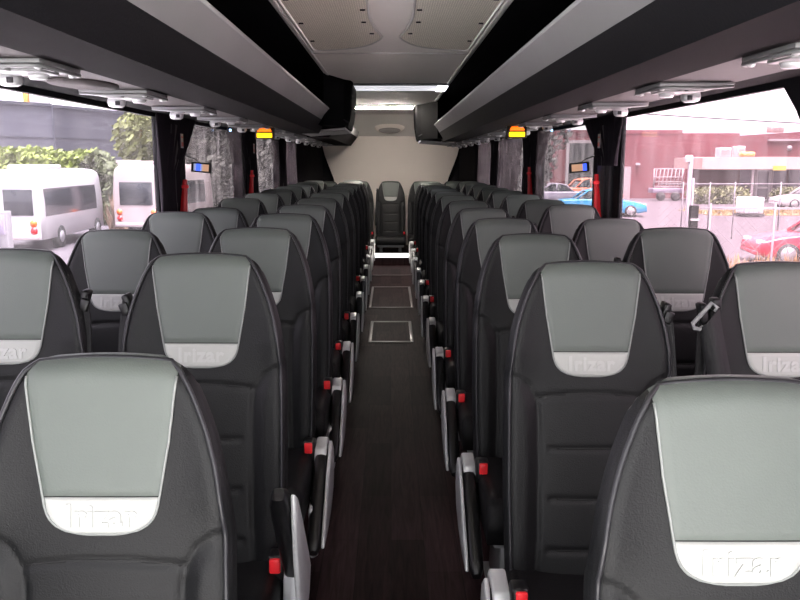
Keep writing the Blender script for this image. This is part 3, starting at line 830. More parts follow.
# ------------------------------------------------------------------ outside
def W(px, py, dist):
    yc = ((py if py > 20 else 175)-300)/800; fy = CP-yc*SP
    return Vector(((px-CAMX)/800*dist/fy, dist, CAM_Z-(yc*CP+SP)*dist/fy))
M_asphalt = mat('asphalt', '#453f44', .9, bump=.2, bscale=30, var=.12, vscale=.6)
M_conc = mat('pale_concrete', '#8a7b7c', .9, var=.1, vscale=.3)
gm = MB(); gm.box((0, 70, GROUND-.05), (400, 240, .1)); struct(gm.build('ground', M_asphalt))
ap = MB(); ap.box((0, 8, GROUND+.01), (17, 36, .04)); struct(ap.build('bounce_apron', mat('bounce_pale', '#e4e1de', .9, var=.06, vscale=.5)))  # unseen pale slab, added to bounce daylight up onto the ceiling
M_brick = None
def brick(name, c1, c2, mo, sc=1.):
    m, nt, b = node_mat(name)
    tc = nt.nodes.new('ShaderNodeTexCoord'); mp = nt.nodes.new('ShaderNodeMapping'); mp.inputs['Rotation'].default_value = (R(90), 0, 0)
    nt.links.new(tc.outputs['Object'], mp.inputs['Vector'])
    br = nt.nodes.new('ShaderNodeTexBrick'); br.inputs['Scale'].default_value = sc; br.inputs['Brick Width'].default_value = .23; br.inputs['Row Height'].default_value = .085
    br.inputs['Mortar Size'].default_value = .006
    br.inputs['Color1'].default_value = lin(c1); br.inputs['Color2'].default_value = lin(c2); br.inputs['Mortar'].default_value = lin(mo)
    nt.links.new(mp.outputs['Vector'], br.inputs['Vector'])
    n = nt.nodes.new('ShaderNodeTexNoise'); n.inputs['Scale'].default_value = .35; n.inputs['Detail'].default_value = 4; nt.links.new(tc.outputs['Object'], n.inputs['Vector'])
    r = nt.nodes.new('ShaderNodeMapRange'); r.inputs['From Min'].default_value = .3; r.inputs['From Max'].default_value = .7; r.inputs['To Min'].default_value = .85; r.inputs['To Max'].default_value = 1.15
    nt.links.new(n.outputs['Fac'], r.inputs['Value'])
    s = nt.nodes.new('ShaderNodeVectorMath'); s.operation = 'SCALE'; nt.links.new(br.outputs['Color'], s.inputs[0]); nt.links.new(r.outputs['Result'], s.inputs['Scale'])
    nt.links.new(s.outputs['Vector'], b.inputs['Base Color']); b.inputs['Roughness'].default_value = .85
    return m
M_brick = brick('red_brick', '#6a333b', '#5c2c34', '#70474c')
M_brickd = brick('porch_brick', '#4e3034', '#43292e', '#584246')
M_fascia = mat('pink_fascia', '#b09793', .7, var=.05, vscale=.4)
M_shutter = mat('roller_door', '#191a1e', .5, var=.2, vscale=.8)
M_frame = mat('white_frame', '#8e8588', .5)
M_shed = mat('grey_cladding', '#54555f', .7, var=.08, vscale=.5)
M_shed2 = mat('grey_cladding_dark', '#44454e', .7, var=.08, vscale=.5)

# red brick building to the right
DB = 64.
x0 = W(535, 0, DB).x; x1 = W(737, 0, DB).x; zt = W(0, 133, DB).z
t = thing('brick_building', 'long red brick building beyond the right windows with a dark roller door', 'building', (x0, DB, GROUND))
b = MB(); b.box(((x1-x0)/2, 1.7, (zt-GROUND)/2), (x1-x0, 3.4, zt-GROUND)); b.build('wall', M_brick, t)
b = MB(); xs = W(680, 0, DB).x-x0; b.box((xs/2, 1.7, zt-GROUND+.09), (xs, 3.5, .30)); b.build('parapet', M_brick, t)
b = MB(); a1 = W(568, 0, DB).x-x0; a2 = W(600, 0, DB).x-x0; zz = W(0, 143, DB).z-GROUND; b.box(((a1+a2)/2, -.05, zz/2), (a2-a1, .1, zz)); rd = b.build('roller_door', M_shutter, t)
b = MB(); b.box((a1-.1, -.06, zz/2), (.22, .14, zz)); b.box((a2+.1, -.06, zz/2), (.22, .14, zz)); b.box(((a1+a2)/2, -.06, zz+.1), (a2-a1+.42, .14, .22)); b.build('door_frame', M_frame, rd)
b = MB(); c_ = W(538, 0, DB).x-x0; d_ = W(562, 0, DB).x-x0
b.box((d_-1.0, -.03, 1.3), (.12, .05, 2.6)); b.build('downpipe', M_frame, t)
b = MB(); aa = W(627, 0, DB).x-x0; b.box((aa, -.05, 1.25), (.55, .1, 2.5)); b.build('side_door', M_frame, t)
b = MB(); aa = W(637, 0, DB).x-x0; b.box((aa, -.12, W(0, 164, DB).z-GROUND), (.3, .25, .18)); b.build('wall_lamp', M_white, t)
# second brick building with low gable
DG = 68.; x0 = W(733, 0, DG).x; x1 = W(900, 0, DG).x
t = thing('brick_building', 'red brick gabled building behind the porch at far right', 'building', (x0, DG, GROUND))
zl = W(0, 137.5, DG).z-GROUND; zr = W(0, 130, DG).z-GROUND
b = MB(); b.prism([(-2.5, 0), (x1-x0, 0), (x1-x0, zr), (6.0, zr-.1), (-2.5, zl)], 'y', 0, 12); b.build('wall', M_brick, t)
b = MB(); ws = W(765, 0, DG).x-x0; we = W(797, 0, DG).x-x0; zz = W(0, 140, DG).z-GROUND; b.box(((ws+we)/2, -.1, zz), (we-ws, .2, .16)); b.build('white_capping', M_frame, t)
b = MB(); ws = W(787, 0, DG).x-x0; b.cyl((ws, .02, W(0, 148, DG).z-GROUND), (ws, -.1, W(0, 148, DG).z-GROUND), .22); b.build('round_vent', M_frame, t)
# porch / office front
DP = 59.; x0 = W(690, 0, DP).x; x1 = W(880, 0, DP).x
t = thing('office_porch', 'low office front with broad pale fascia before the brick building', 'building', (x0, DP, GROUND)); wd = x1-x0
zt = W(0, 157, DP).z-GROUND; zb = W(0, 169, DP).z-GROUND
b = MB(); b.prism([(0, zb), (wd, zb), (wd, zt), (1.5, zt), (0, zt-.05)], 'y', -2.2, 3.5); b.build('fascia', M_fascia, t)
def px(p): return W(p, 0, DP).x-x0
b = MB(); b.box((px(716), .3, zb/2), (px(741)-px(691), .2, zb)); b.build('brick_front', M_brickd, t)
M_office_glass = mat('office_glass', '#57505a', .2, var=.2, vscale=.8)
for (a, c) in ((742, 756), (759, 772), (774, 788), (791, 830)):
    b = MB(); b.box((px((a+c)/2), .3, zb/2+.2), (px(c)-px(a), .06, zb-.4)); b.build('window', M_office_glass, t)
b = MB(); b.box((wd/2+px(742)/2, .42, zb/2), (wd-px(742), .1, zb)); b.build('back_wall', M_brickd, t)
for p_ in (741, 757, 773.5, 789.5):
    b = MB(); b.box((px(p_), -1.9 if p_ in (741, 789.5) else .2, zb/2), (.14, .14, zb)); b.build('porch_post', M_frame, t)
b = MB()
for p_ in (758.5, 771): b.box((px(p_), .18, 1.15), (.12, .08, 2.3))
for z_ in (2.25, 1.0, .1): b.box((px(764.7), .18, z_), (px(771)-px(758.5), .08, .12))
b.build('door_frame', M_white, t)
b = MB(); b.box((px(764), -2.26, zb+.08), (.9, .06, .3)); b.build('yellow_sign', mat('yellow_sign', '#b8a040', .6), t)
# roof plant
def roof_box(pxa, pxb, pya, pyb, d, m, label, name='rooftop_unit', cat='roof unit', legs=True, zb0=None):
    p = W(pxa, pyb, d); q = W(pxb, pya, d); w = q.x-p.x; h = q.z-p.z; t = thing(name, label, cat, ((p.x+q.x)/2, d, p.z), 0)
    if zb0 is not None:
        h += p.z-zb0; t.location.z = zb0
    b = MB(); b.box((0, .5, h/2), (w, 1., h), .05); b.build('casing', m, t)
    b = MB()
    for i in range(4): b.box((0, -.02, h*(.25+.16*i)), (w*.8, .03, h*.06))
    b.build('louvre', M_grey_plastic, t); return t
zr_ = W(0, 157, DP).z
roof_box(720, 732, 147.5, 157, 58, M_white, 'white air conditioning unit on the porch roof, left of two', zb0=zr_)
roof_box(737.5, 746, 146, 152.5, 58.5, M_white, 'smaller white air conditioning unit on the porch roof beside the orange bundle', zb0=zr_)
roof_box(771, 785, 126, 132.5, 72, M_fascia, 'grey plant box up on the gabled roof at far right', zb0=W(0, 130.4, 68).z-.02)
b = MB(); p = W(747.5, 155, 57.5); b.box((0, 0, 0), (1.0, .7, .36), .15); tag(b.build('roof_bundle', mat('orange_tarp', '#c48850', .6), None, (p.x, 57.6, zr_+.18)), 'orange bundle lying on the porch roof', 'bundle')

# plants
def leaves(n, fn, size, seed):
    rnd = random.Random(seed); mb = MB()
    for _ in range(n):
        p = fn(rnd); s = size*rnd.uniform(.6, 1.3)
        a = Vector((rnd.gauss(0, 1), rnd.gauss(0, 1), rnd.gauss(0, 1))).normalized(); b = a.orthogonal().normalized(); c_ = a.cross(b)
        mb.add([p-b*s, p+c_*s*.45, p+b*s, p-c_*s*.45], [(0, 1, 2, 3)])
    return mb
def leafmat(name, col):
    m = mat(name, col, .7, var=.45, vscale=1.1); return m
M_hedge = leafmat('hedge_leaf', '#74813a'); M_hedge2 = leafmat('shrub_leaf', '#454c30'); M_tree = leafmat('tree_leaf', '#666b3a'); M_dull = leafmat('dull_tree_leaf', '#302f2a')
M_bark = mat('bark', '#3a3230', .9)
def hedge(x0, x1, y, zt, dep, label, m, n=4000, size=.16, cat='hedge', name='hedge', seed=1, group=None):
    t = thing(name, label, cat, ((x0+x1)/2, y, GROUND), 0, group); w = (x1-x0); h = zt-GROUND
    bumps = [(random.Random(seed+k).uniform(0, 6.28), random.Random(seed+k*7).uniform(.6, 2.2)) for k in range(5)]
    def top(x): return h*(1-.05*sum(math.sin(f*x+a) for a, f in bumps)/2-.02)
    def fn(r):
        x = r.uniform(-w/2, w/2); hh = top(x); f = r.random()
        edge = min(1, (w/2-abs(x))/.8); hh *= .7+.3*math.sqrt(max(0, edge))
        if f < .6: return Vector((x, -dep/2+r.gauss(0, .12)-.15*math.sin(x*2.3)*math.sin(x*.9), hh*r.random()))
        return Vector((x, r.uniform(-dep/2, dep/2), hh+r.gauss(0, .12)))
    leaves(n, fn, size, seed).build('foliage', m, t)
    c_ = MB(); rows = []
    k = 24
    for f, dd in ((0, .85), (.5, .9), (.9, .75), (.95, .1)):
        rows.append([(-w/2*.97+w*.97*i/k, -dep/2*dd, top(-w/2+w*i/k)*f*(1 if 0 < i < k else .7)) for i in range(k+1)])
    for f, dd in ((.9, .75), (0, .85)):
        rows.append([(-w/2*.97+w*.97*i/k, dep/2*dd, top(-w/2+w*i/k)*f*(1 if 0 < i < k else .7)) for i in range(k+1)])
    c_.grid(rows); c_.build('inner_growth', M_hedge2, t)
    return t
def tree(x, y, r, zc, label, m, n=2600, seed=3, size=.22, name='tree'):
    t = thing(name, label, 'tree', (x, y, GROUND), 0, 'trees beyond the coach'); zc -= GROUND
    rb = random.Random(seed); blobs = [(Vector((rb.gauss(0, r[0]*.4), rb.gauss(0, r[0]*.3), zc+rb.gauss(0, r[1]*.42))), rb.uniform(.45, .72)) for _ in range(9)]
    def fn(q):
        c_, k = q.choice(blobs); d = Vector((q.gauss(0, 1), q.gauss(0, 1), q.gauss(0, 1))).normalized()
        return c_+Vector((d.x*r[0]*k, d.y*r[0]*k, d.z*r[1]*k))*q.uniform(.8, 1.05)
    leaves(n, fn, size, seed).build('crown', m, t)
    tb = MB(); tb.tube([(0, 0, 0), (.05, 0, zc*.5), (0, .05, zc)], lambda i: .22-.06*i, 8)
    for k in range(3): tb.tube([(0, 0, zc*.5), (blobs[k][0]*.9)[:]], lambda i: .12-.07*i, 6)
    tb.build('trunk', M_bark, t); return t
hedge(W(690, 0, 56).x, W(746, 0, 56).x, 56, W(0, 190, 56).z, 1.6, 'green hedge before the office front, left of the door', mat('office_hedge', '#5d6442', .7, var=.35, vscale=1), 2600, .16, seed=11, group='hedges by the office')
hedge(W(776, 0, 56).x, W(840, 0, 56).x, 56, W(0, 191, 56).z, 1.6, 'green hedge before the office front, right of the door', mat('office_hedge', '#5d6442'), 2600, .16, seed=12, group='hedges by the office')
# verge of dry grass
def verge(x0, x1, ya, yb, h, n, label, seed, m=M_tan, name='dry_grass'):
    rnd = random.Random(seed); mb = MB()
    mb.box(((x0+x1)/2, (ya+yb)/2, GROUND+.02), (x1-x0, yb-ya, .04))
    for _ in range(n):
        x = rnd.uniform(x0, x1); y = rnd.uniform(ya, yb); hh = h*rnd.uniform(.4, 1.2); a = rnd.uniform(0, 3.14); w = .03+h*.05
        dx, dy = math.cos(a)*w, math.sin(a)*w; lx, ly = rnd.gauss(0, .2)*hh, rnd.gauss(0, .2)*hh
        mb.add([(x-dx, y-dy, GROUND), (x+dx, y+dy, GROUND), (x+lx, y+ly, GROUND+hh)], [(0, 1, 2)])
    o = mb.build(name, m); tag(o, label, 'grass', None, 'stuff'); return o
verge(W(700, 0, 45).x, W(860, 0, 45).x, 43.3, 48.0, .25, 1500, 'dry yellow grass verge across the road by the white container', 5)
verge(W(728, 0, 19).x, W(800, 0, 19).x+3, 18.5, 20.3, .55, 900, 'tufts of dry grass along the near fence before the red car', 6, mat('tan_grass', '#856849', .9, var=.3, vscale=2))
verge(-12.0, -11.3, 34.2, 36.5, 1.3, 500, 'tall dry weeds between the two parked white vans', 8, mat('weed', '#7d6452', .9, var=.3, vscale=2))

# IBC tank
p = W(749, 215.5, 42.6); t = thing('liquid_tote', 'white square caged liquid tote on the verge across the road', 'tank', (p.x, 42.6, GROUND+.04))
b = MB(); b.box((0, 0, .56), (1.1, 1., .86), .08); b.build('tank', mat('tote_white', '#ece8ea', .5), t)
b = MB(); b.box((0, 0, .06), (1.2, 1.05, .1), .01); b.build('pallet', M_tyre, t)
b = MB()
for i in range(5):
    b.tube([(-.5+.25*i, -.53, .1), (-.5+.25*i, -.53, 1.0)], .010, 6)
for z in (.3, .55, .8, 1.0): b.tube([(-.57, -.53, z), (.57, -.53, z)], .010, 6)
b.build('cage', M_galv, t)

# fences
def fence(xa, xb, y, zt, posts, label, r=.03, mid=None, group=None):
    t = thing('wire_fence', label, 'fence', ((xa+xb)/2, y, GROUND), 0, group); cx_ = (xa+xb)/2
    b = MB(); b.tube([(xa-cx_, 0, zt-GROUND), (xb-cx_, 0, zt-GROUND)], r, 8); b.build('top_rail', M_galv, t)
    for q in posts:
        b = MB(); b.tube([(q-cx_, 0, 0), (q-cx_, 0, zt-GROUND+.08)], r*1.1, 8); b.build('fence_post', M_galv, t)
    # diamond mesh
    b = MB(); h = zt-GROUND-.05; s = .30; x = xa-h
    while x < xb:
        for sg in (1, -1):
            p0, p1 = ((x, .02), (x+h, h)) if sg > 0 else ((x, h), (x+h, .02))
            f0 = max(0, (xa-p0[0])/h); f1 = min(1, (xb-p0[0])/h)
            if f1 > f0:
                q0 = (p0[0]+h*f0-cx_, 0, p0[1]+(p1[1]-p0[1])*f0); q1 = (p0[0]+h*f1-cx_, 0, p0[1]+(p1[1]-p0[1])*f1)
                b.tube([q0, q1], .003, 3)
        x += s
    b.build('wire_mesh', M_galv, t); return t
fence(W(702, 0, 12.5).x, W(860, 0, 12.5).x, 12.5, W(0, 208.5, 12.5).z, [W(713, 0, 12.5).x, W(778, 0, 12.5).x], 'near wire fence with a pale top rail beyond the nearest right window', .016)
fence(W(660, 0, 30).x, W(860, 0, 30).x, 30, W(0, 184, 30).z, [W(684, 0, 30).x, W(711, 0, 30).x, W(736, 0, 30).x, W(782, 0, 30).x], 'farther thin wire fence along the road on the right', .022)
p = W(690, 0, 12); t = thing('fence_pole', 'tall thick galvanised gate pole rising beyond the nearest right window', 'pole', (p.x, 12, GROUND)); h = W(0, 157, 12).z-GROUND
b = MB(); b.tube([(0, 0, 0), (0, 0, h)], .036, 14); b.build('pole_tube', M_galv, t)
b = MB(); b.box((-.03, 0, h-.02), (.09, .08, .09), .01); b.build('pole_cap', M_white, t)
b = MB(); b.tube([(.075, .05, 0), (.075, .05, W(0, 178, 12).z-GROUND)], .02, 8); b.build('side_stay', M_galv, t)
p = W(696, 0, 11.6); t = thing('gate_post', 'short black gate post beside the tall pole on the right', 'post', (p.x, 11.6, GROUND)); h = W(0, 205.5, 11.6).z-GROUND
b = MB(); b.box((0, 0, h/2), (.11, .11, h), .012); b.build('post_body', mat('matte_black', '#050506', .9, spec=.05), t)
b = MB(); b.box((.0, -.065, h-.20), (.12, .03, .03), .006); b.build('latch', M_grey_plastic, t)
# cage trailer
p = W(667, 196, 60); t = thing('cage_trailer', 'pale caged trailer parked against the red brick wall', 'trailer', (p.x, 60, GROUND))
b = MB()
for i in range(8): b.tube([(-1.0+.285*i, 0, 1.05), (-.85+.285*i, 0, 2.35)], .035, 5)
for z in (1.05, 1.4, 1.75, 2.35): b.tube([(-1.05, 0, z), (1.05, 0, z)], .04, 5)
b.tube([(-1.05, 0, .9), (-1.05, 0, 2.35)], .05, 5); b.tube([(1.05, 0, .9), (1.05, 0, 2.35)], .05, 5); b.build('cage', M_frame, t)
b = MB(); b.box((0, .5, .75), (2.2, 1.2, .35), .04); b.build('trailer_bed', M_mauvecar, t)
for sx in (-.5, .6):
    b = MB(); b.cyl((sx, -.15, .33), (sx, .05, .33), .33); b.build('wheel', M_tyre, t)
# power line
b = MB(); b.tube([W(600+20*i, 111.5+1.2*i-.02*(i-6)**2, 78+i*.3) for i in range(16)], .06, 5); tag(b.build('power_line', M_tyre), 'thin overhead power line crossing the sky on the right', 'power line')

# ---- cars
def car(x, y, rz, L_, H_, Wd, m, label, name='car', coupe=True):
    t = thing(name, label, 'car', (x, y, GROUND), rz, None); hl = L_/2; hwid = Wd/2
    # side profile of the lower body, x forward
    lower = [(-hl, .35), (-hl+.02, .62), (-hl+.10, .84), (-hl*.55, .90), (hl*.30, .88), (hl*.70, .78), (hl-.10, .64), (hl, .50), (hl-.03, .28), (hl*.85, .20), (-hl*.9, .22)]
    lower = [(a, c_*H_/1.4) for a, c_ in lower]
    b = MB(); b.prism(lower, 'y', -hwid, hwid, .07); b.build('body', m, t)
    gh = [(-hl*.62, .87), (-hl*.34, 1.30), (-hl*.15, 1.385), (hl*.05, 1.385), (hl*.40, .86)]
    gh = [(a, c_*H_/1.4) for a, c_ in gh]
    b = MB(); b.prism(gh, 'y', -hwid*.82, hwid*.82, .04); b.build('cabin_glass', M_glassdark, t)
    rf = [(-hl*.40, 1.30), (-hl*.16, 1.41), (hl*.06, 1.41), (hl*.16, 1.34), (hl*.04, 1.37), (-hl*.16, 1.37), (-hl*.36, 1.27)]
    b = MB(); b.prism([(a, c_*H_/1.4) for a, c_ in rf], 'y', -hwid*.84, hwid*.84, .01)
    for sy in (-1, 1):
        for (p, q) in (((-hl*.63, .87), (-hl*.37, 1.31)), ((hl*.41, .86), (hl*.06, 1.38)), ((-hl*.10, .88), (-hl*.12, 1.38))):
            b.tube([(p[0], sy*hwid*.84, p[1]*H_/1.4), (q[0], sy*hwid*.835, q[1]*H_/1.4)], .045, 6)
    b.build('roof', m, t)
    for ax in (-hl*.60, hl*.62):
        for sy in (-1, 1):
            w = MB(); w.cyl((ax, sy*(hwid-.20), .31), (ax, sy*(hwid+.012), .31), .31, 24); wo = w.build('wheel', M_tyre, t)
            r_ = MB(); r_.cyl((ax, sy*(hwid+.008), .31), (ax, sy*(hwid+.022), .31), .21, 20)
            for k in range(5):
                a = k*2*math.pi/5; r_.box((ax+.11*math.cos(a), sy*(hwid+.026), .31+.11*math.sin(a)), (.2, .01, .045), .0, RY(-a))
            r_.build('rim', M_rim, wo)
    for sy in (-1, 1):
        h = MB(); h.box((hl-.13, sy*hwid*.72, .62*H_/1.4), (.16, .36, .11), .03); h.build('headlight', M_silver, t)
        h = MB(); h.box((-hl+.05, sy*hwid*.76, .72*H_/1.4), (.08, .32, .12), .03); h.build('tail_light', M_red_l, t)
        h = MB(); h.box((hl*.27, sy*(hwid+.06), .95*H_/1.4), (.12, .16, .1), .03); h.build('wing_mirror', m, t)
    h = MB(); h.box((hl-.02, 0, .32*H_/1.4), (.08, Wd*.86, .12), .03); h.build('bumper', m, t)
    return t
p = W(602, 0, 43); car(p.x, 43, R(-4), 4.5, 1.45, 1.75, M_bluecar, 'bright blue car parked in the yard, seen past the nearest right pillar')
p = W(806, 0, 22.5); car(p.x+.95, 22.8, R(180-8), 4.3, 1.42, 1.75, M_redcar, 'red car parked beyond the near wire fence at far right')
p = W(553, 0, 54); car(p.x, 54, R(170), 4.5, 1.45, 1.8, M_mauvecar, 'grey mauve car parked by the brick wall, seen through the second right window')
p = W(590, 0, 56); car(p.x, 56, R(10), 4.3, 1.75, 1.8, M_orangecar, 'orange car behind the blue car before the roller door')
p = W(812, 0, 50); car(p.x, 50, R(180), 4.4, 1.4, 1.75, M_white, 'white car with red tail lamp at the far right edge by the hedge')

# ---- minibuses
def minibus(loc, rz, L_, Wd, H_, label, m, wind, rwc=0., rww=.9):
    """local x runs from the rear (0) to the front (L_); right side at -y, faces the coach"""
    t = thing('minibus', label, 'minibus', loc, rz, 'white minibuses parked on the left'); hw_ = Wd/2
    b = MB(); rows = []
    st = [(0, .94, .97), (.06, .99, .995), (.4, 1, 1), (L_*.85, 1, 1), (L_*.95, .97, .985), (L_-.05, .9, .80), (L_, .86, .55)]
    for (x, kw, kh) in st:
        zb, zt = .38, H_*kh; w = hw_*kw
        ring = []
        for (yy, zz) in [(-1, 0), (-1, .35), (-1, .55), (-.93, .86), (-.86, .945), (-.7, .985), (-.35, 1), (.35, 1), (.7, .985), (.86, .945), (.93, .86), (1, .55), (1, .35), (1, 0)]:
            ring.append((x, yy*w, zb+(zt-zb)*zz))
        rows.append(ring)
    b.grid(rows, closed=True, smooth=True); n = 14
    b.add(rows[0], [tuple(range(n))]); b.add(rows[-1], [tuple(range(n-1, -1, -1))]); b.build('body', m, t)
    zb, zt = H_*.425, H_*.765
    def yb_(z): # body half width on the side at height z
        f = (z-.38)/(H_-.38); return hw_*lerp_tab([(0, 1), (.55, 1), (.86, .93), (1, .7)], f)
    for sy in (-1, 1):
        for (a, c_) in wind:
            q = MB(); zs_ = [zb+(zt-zb)*k/6 for k in range(7)]
            o_ = [[(a, sy*(yb_(z)+.012), z), (c_, sy*(yb_(z)+.012), z)] for z in zs_]; i_ = [[(a, sy*(yb_(z)-.03), z), (c_, sy*(yb_(z)-.03), z)] for z in zs_[::-1]]
            q.grid(o_+i_+o_[:1], smooth=False)
            q.build('side_window', M_glassdark, t)
    q = MB(); q.box((-.0, rwc, (zb+zt)/2+.02), (.04, rww, zt-zb-.06), .01); q.build('rear_window', M_glassdark, t)
    q = MB(); q.box((-.015, 0, .46), (.08, Wd*.9, .16), .03); q.build('rear_bumper', M_whitepink, t)
    for sy in (-1, 1):
        q = MB(); q.cyl((.03, sy*Wd*.36, H_*.345), (-.02, sy*Wd*.36, H_*.345), .115); q.build('indicator_lamp', M_orange_l, t)
        q = MB(); q.cyl((.03, sy*Wd*.36, H_*.255), (-.02, sy*Wd*.36, H_*.255), .11); q.build('tail_light', M_red_l, t)
        for ax in (1.55, L_-1.1):
            w = MB(); w.cyl((ax, sy*(hw_-.22), .37), (ax, sy*(hw_+.015), .37), .37, 24); wo = w.build('wheel', M_tyre, t)
            r_ = MB(); r_.cyl((ax, sy*(hw_+.01), .37), (ax, sy*(hw_+.03), .37), .2, 18); r_.build('rim', M_rim, wo)
    q = MB(); q.box((L_*.35, 0, H_+.05), (L_*.3, Wd*.55, .18), .06); q.build('roof_unit', m, t)
    return t
# nearer one: rear corner at px 38, rear face turned a little to the coach
p = W(39, 0, 25.6)
ang = R(92)
hw_ = 1.0
# rear-right corner must sit at p: corner local (0,-hw) rotated
cx_ = p.x-(-(-hw_)*math.sin(ang)); cy_ = p.y-(-hw_)*math.cos(ang)
minibus((cx_, cy_, GROUND), ang, 6.4, 2.0, 2.62, 'white minibus with orange and red round tail lamps beyond the front left window', M_white, [(.30, 5.3)], -.28, .92)
p = W(111, 0, 31); ang = R(80); hw2 = .98
minibus((p.x+hw2*math.sin(ang), p.y-hw2*math.cos(ang), GROUND), ang, 5.4, 2*hw2, 2.75, 'tall cream white minibus half behind the nearest left pillar', M_whitepink, [(.35, 2.2), (2.4, 4.3)], 0., 1.35)
p = W(4, 247, 20); t = thing('meter_box', 'grey upright metal box at the lower left edge beyond the window', 'box', (p.x, 20, GROUND))
b = MB(); hh = W(0, 211, 20).z-GROUND; b.box((0, 0, hh/2), (.38, .3, hh), .03); b.build('box_body', M_galv, t)
b = MB(); b.box((0, -.16, hh*.8), (.28, .02, hh*.3), .005); b.build('box_door', M_mauvecar, t)

# dark car roof behind the minibus
p = W(14, 0, 36); car(p.x, 36, R(95), 4.4, 1.6, 1.8, M_mauvecar, 'dark car top seen over the minibus roof at the left edge')
# grey building on the left (receding)
def wall_building(pa, da, pb, db, zt, label, m, depth=12, name='grey_building'):
    a = W(pa, 0, da); b_ = W(pb, 0, db); v_ = Vector((b_.x-a.x, b_.y-a.y, 0)); ln_ = v_.length; ang = math.atan2(v_.y, v_.x)
    t = thing(name, label, 'building', (a.x, a.y, GROUND), ang, 'grey buildings on the left')
    h = zt-GROUND
    q = MB(); q.box((ln_/2, depth/2, h/2), (ln_, depth, h)); q.build('wall', m, t)
    q = MB(); q.box((ln_/2, -.06, h*.985), (ln_, .12, h*.03)); q.build('gutter', M_shed2, t)
    q = MB()
    for zz in (.30, .66): q.box((ln_/2, -.02, h*zz), (ln_, .05, .05))
    q.build('cladding_joint', M_shed2, t)
    return t, ln_, h
t, ln_, h = wall_building(-70, 50, 56, 57.5, W(0, 97.5, 52).z, 'pale lavender grey clad building at far left beyond the hedge', M_shed, 4)
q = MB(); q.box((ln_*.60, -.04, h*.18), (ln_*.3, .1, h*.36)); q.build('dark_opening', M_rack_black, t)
q = MB(); q.box((ln_*.60, -.06, h*.38), (ln_*.31, .14, .16)); q.build('opening_lintel', M_white, t)
q = MB(); q.box((ln_*.955, -.07, h*.44), (.62, .06, .24)); q.build('white_sign', M_white, t)
t, ln_, h = wall_building(57.5, 62, 230, 88, W(0, 104.5, 62).z, 'darker slate grey clad building receding behind the tree on the left', M_shed2, 4)
p = W(49, 104, 60); b = MB(); b.box((0, 0, 0), (1.6, 2, 1.5), .03); t = thing('roof_sign', 'white box with orange panel standing on the grey building roof', 'sign', (p.x, 58.5, W(0, 97.5, 52).z)); 
b = MB(); b.box((0, 0, .25), (1.3, .3, .8), .02); b.build('white_panel', M_white, t)
b = MB(); b.box((-.95, -.02, .45), (.36, .3, 1.15), .02); b.build('orange_panel', mat('orange_panel', '#d98a3c', .5), t)

hedge(W(-25, 0, 40).x, W(108, 0, 40).x, 40, W(0, 153, 40).z, 2.2, 'tall yellow green leafy hedge behind the nearer white minibus', M_hedge, 9000, .20, seed=21)
hedge(W(82, 0, 37).x, W(112, 0, 37).x, 37.5, W(0, 157, 37).z, 1.6, 'dark green shrub at the right end of the tall hedge', M_hedge2, 1800, .2, cat='shrub', name='shrub', seed=22)
p = W(117, 160, 44); b = MB(); b.box((0, 0, (p.z-GROUND)/2), (2.6, .3, p.z-GROUND), .02); tag(b.build('concrete_wall', mat('old_concrete', '#8d8484', .9, var=.15, vscale=2), None, (p.x, 44, GROUND)), 'short pale concrete wall between the hedge and the tree', 'wall')
p = W(146, 0, 46); tree(p.x, 46, (1.7, 1.9), W(0, 144, 46).z, 'green bushy tree before the slate building, left of the nearest pillar', M_tree, 3200, 31)
for i, (pxx, dd, rr, py) in enumerate(((205, 50, (2.2, 2.4), 150), (228, 60, (2.6, 2.9), 152), (258, 49, (2.4, 3.0), 152), (290, 51, (2.4, 3), 155), (183, 62, (2.6, 2.6), 150), (214, 42, (1.6, 1.5), 190), (250, 41, (1.8, 1.6), 187))):
    p = W(pxx, 0, dd); tree(p.x, dd, rr, W(0, py, dd).z, ['dull grey green tree seen through the second left window, behind the screen', 'dull tree right of the small screen in the second left window', 'grey tree filling the third left window', 'dull tree seen through the last left window', 'dull tree just right of the nearest left pillar', 'low dull bush seen below the left screen', 'low dull bush between the second and third left windows'][i], M_dull, 2600, 40+i, .24, 'tree' if i < 5 else 'bush')
p = W(470, 0, 50)
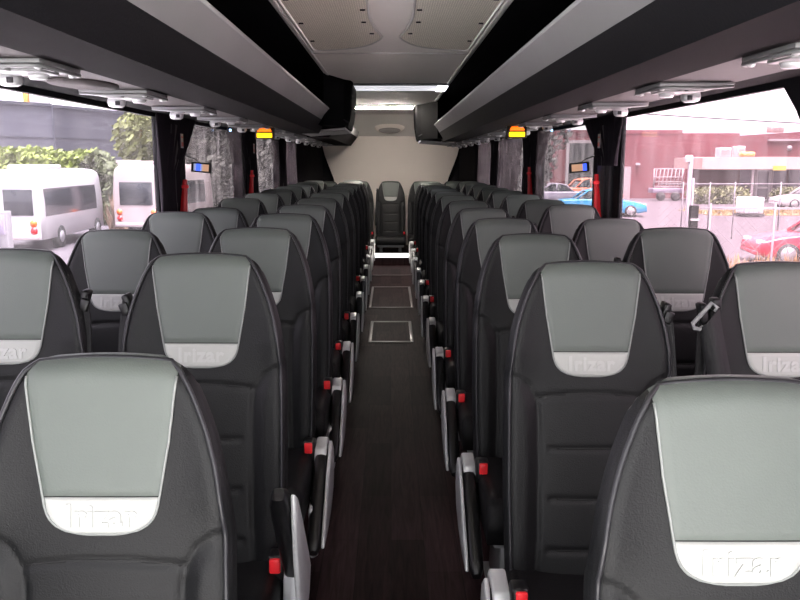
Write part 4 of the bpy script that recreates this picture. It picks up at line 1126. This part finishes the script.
for i, (pxx, dd, rr, py) in enumerate(((512, 46, (2.2, 2.6), 165), (485, 52, (2.4, 2.8), 160))):
    p = W(pxx, 0, dd); tree(p.x, dd, rr, W(0, py, dd).z, ['pale dull tree seen through the third right window', 'dull tree seen through the last right window'][i], M_dull, 2200, 60+i, .24)

# ------------------------------------------------------------------ light
w = bpy.data.worlds.new('World'); SC.world = w; w.use_nodes = True; nt = w.node_tree
bg = nt.nodes['Background']
tc = nt.nodes.new('ShaderNodeTexCoord'); sp = nt.nodes.new('ShaderNodeSeparateXYZ'); nt.links.new(tc.outputs['Generated'], sp.inputs['Vector'])
rmp = nt.nodes.new('ShaderNodeValToRGB')
rmp.color_ramp.elements[0].position = 0; rmp.color_ramp.elements[0].color = (.91, .895, .93, 1)
rmp.color_ramp.elements[1].position = 1; rmp.color_ramp.elements[1].color = (.97, .985, 1.0, 1)
nt.links.new(sp.outputs['Z'], rmp.inputs['Fac']); nt.links.new(rmp.outputs['Color'], bg.inputs['Color'])
bg.inputs['Strength'].default_value = 2.1
sun = bpy.data.lights.new('sun', 'SUN'); sun.energy = 18.0; sun.angle = R(35); sun.color = (1, .99, .98)
so = bpy.data.objects.new('sun', sun); C.objects.link(so); so.location = (0, -8, 12)
so.rotation_euler = (R(14), 0, R(0))        # veiled high sun ahead of the coach
# ------------------------------------------------------------------ camera
cam = bpy.data.cameras.new('camera'); co = bpy.data.objects.new('camera', cam); C.objects.link(co)
co.location = (0, 0, CAM_Z); co.rotation_euler = (R(90)-PITCH, 0, 0)
cam.sensor_width = 36; cam.lens = 36; cam.shift_x = 9/800; cam.clip_start = .02; cam.clip_end = 500
SC.camera = co
SC.view_settings.view_transform = 'Standard'; SC.view_settings.look = 'None'; SC.view_settings.gamma = 1; SC.view_settings.exposure = .95
SC.view_settings.use_curve_mapping = False
SC.cycles.use_denoising = True; SC.cycles.max_bounces = 10; SC.cycles.diffuse_bounces = 5; SC.cycles.transparent_max_bounces = 24
SC.cycles.sample_clamp_indirect = 6
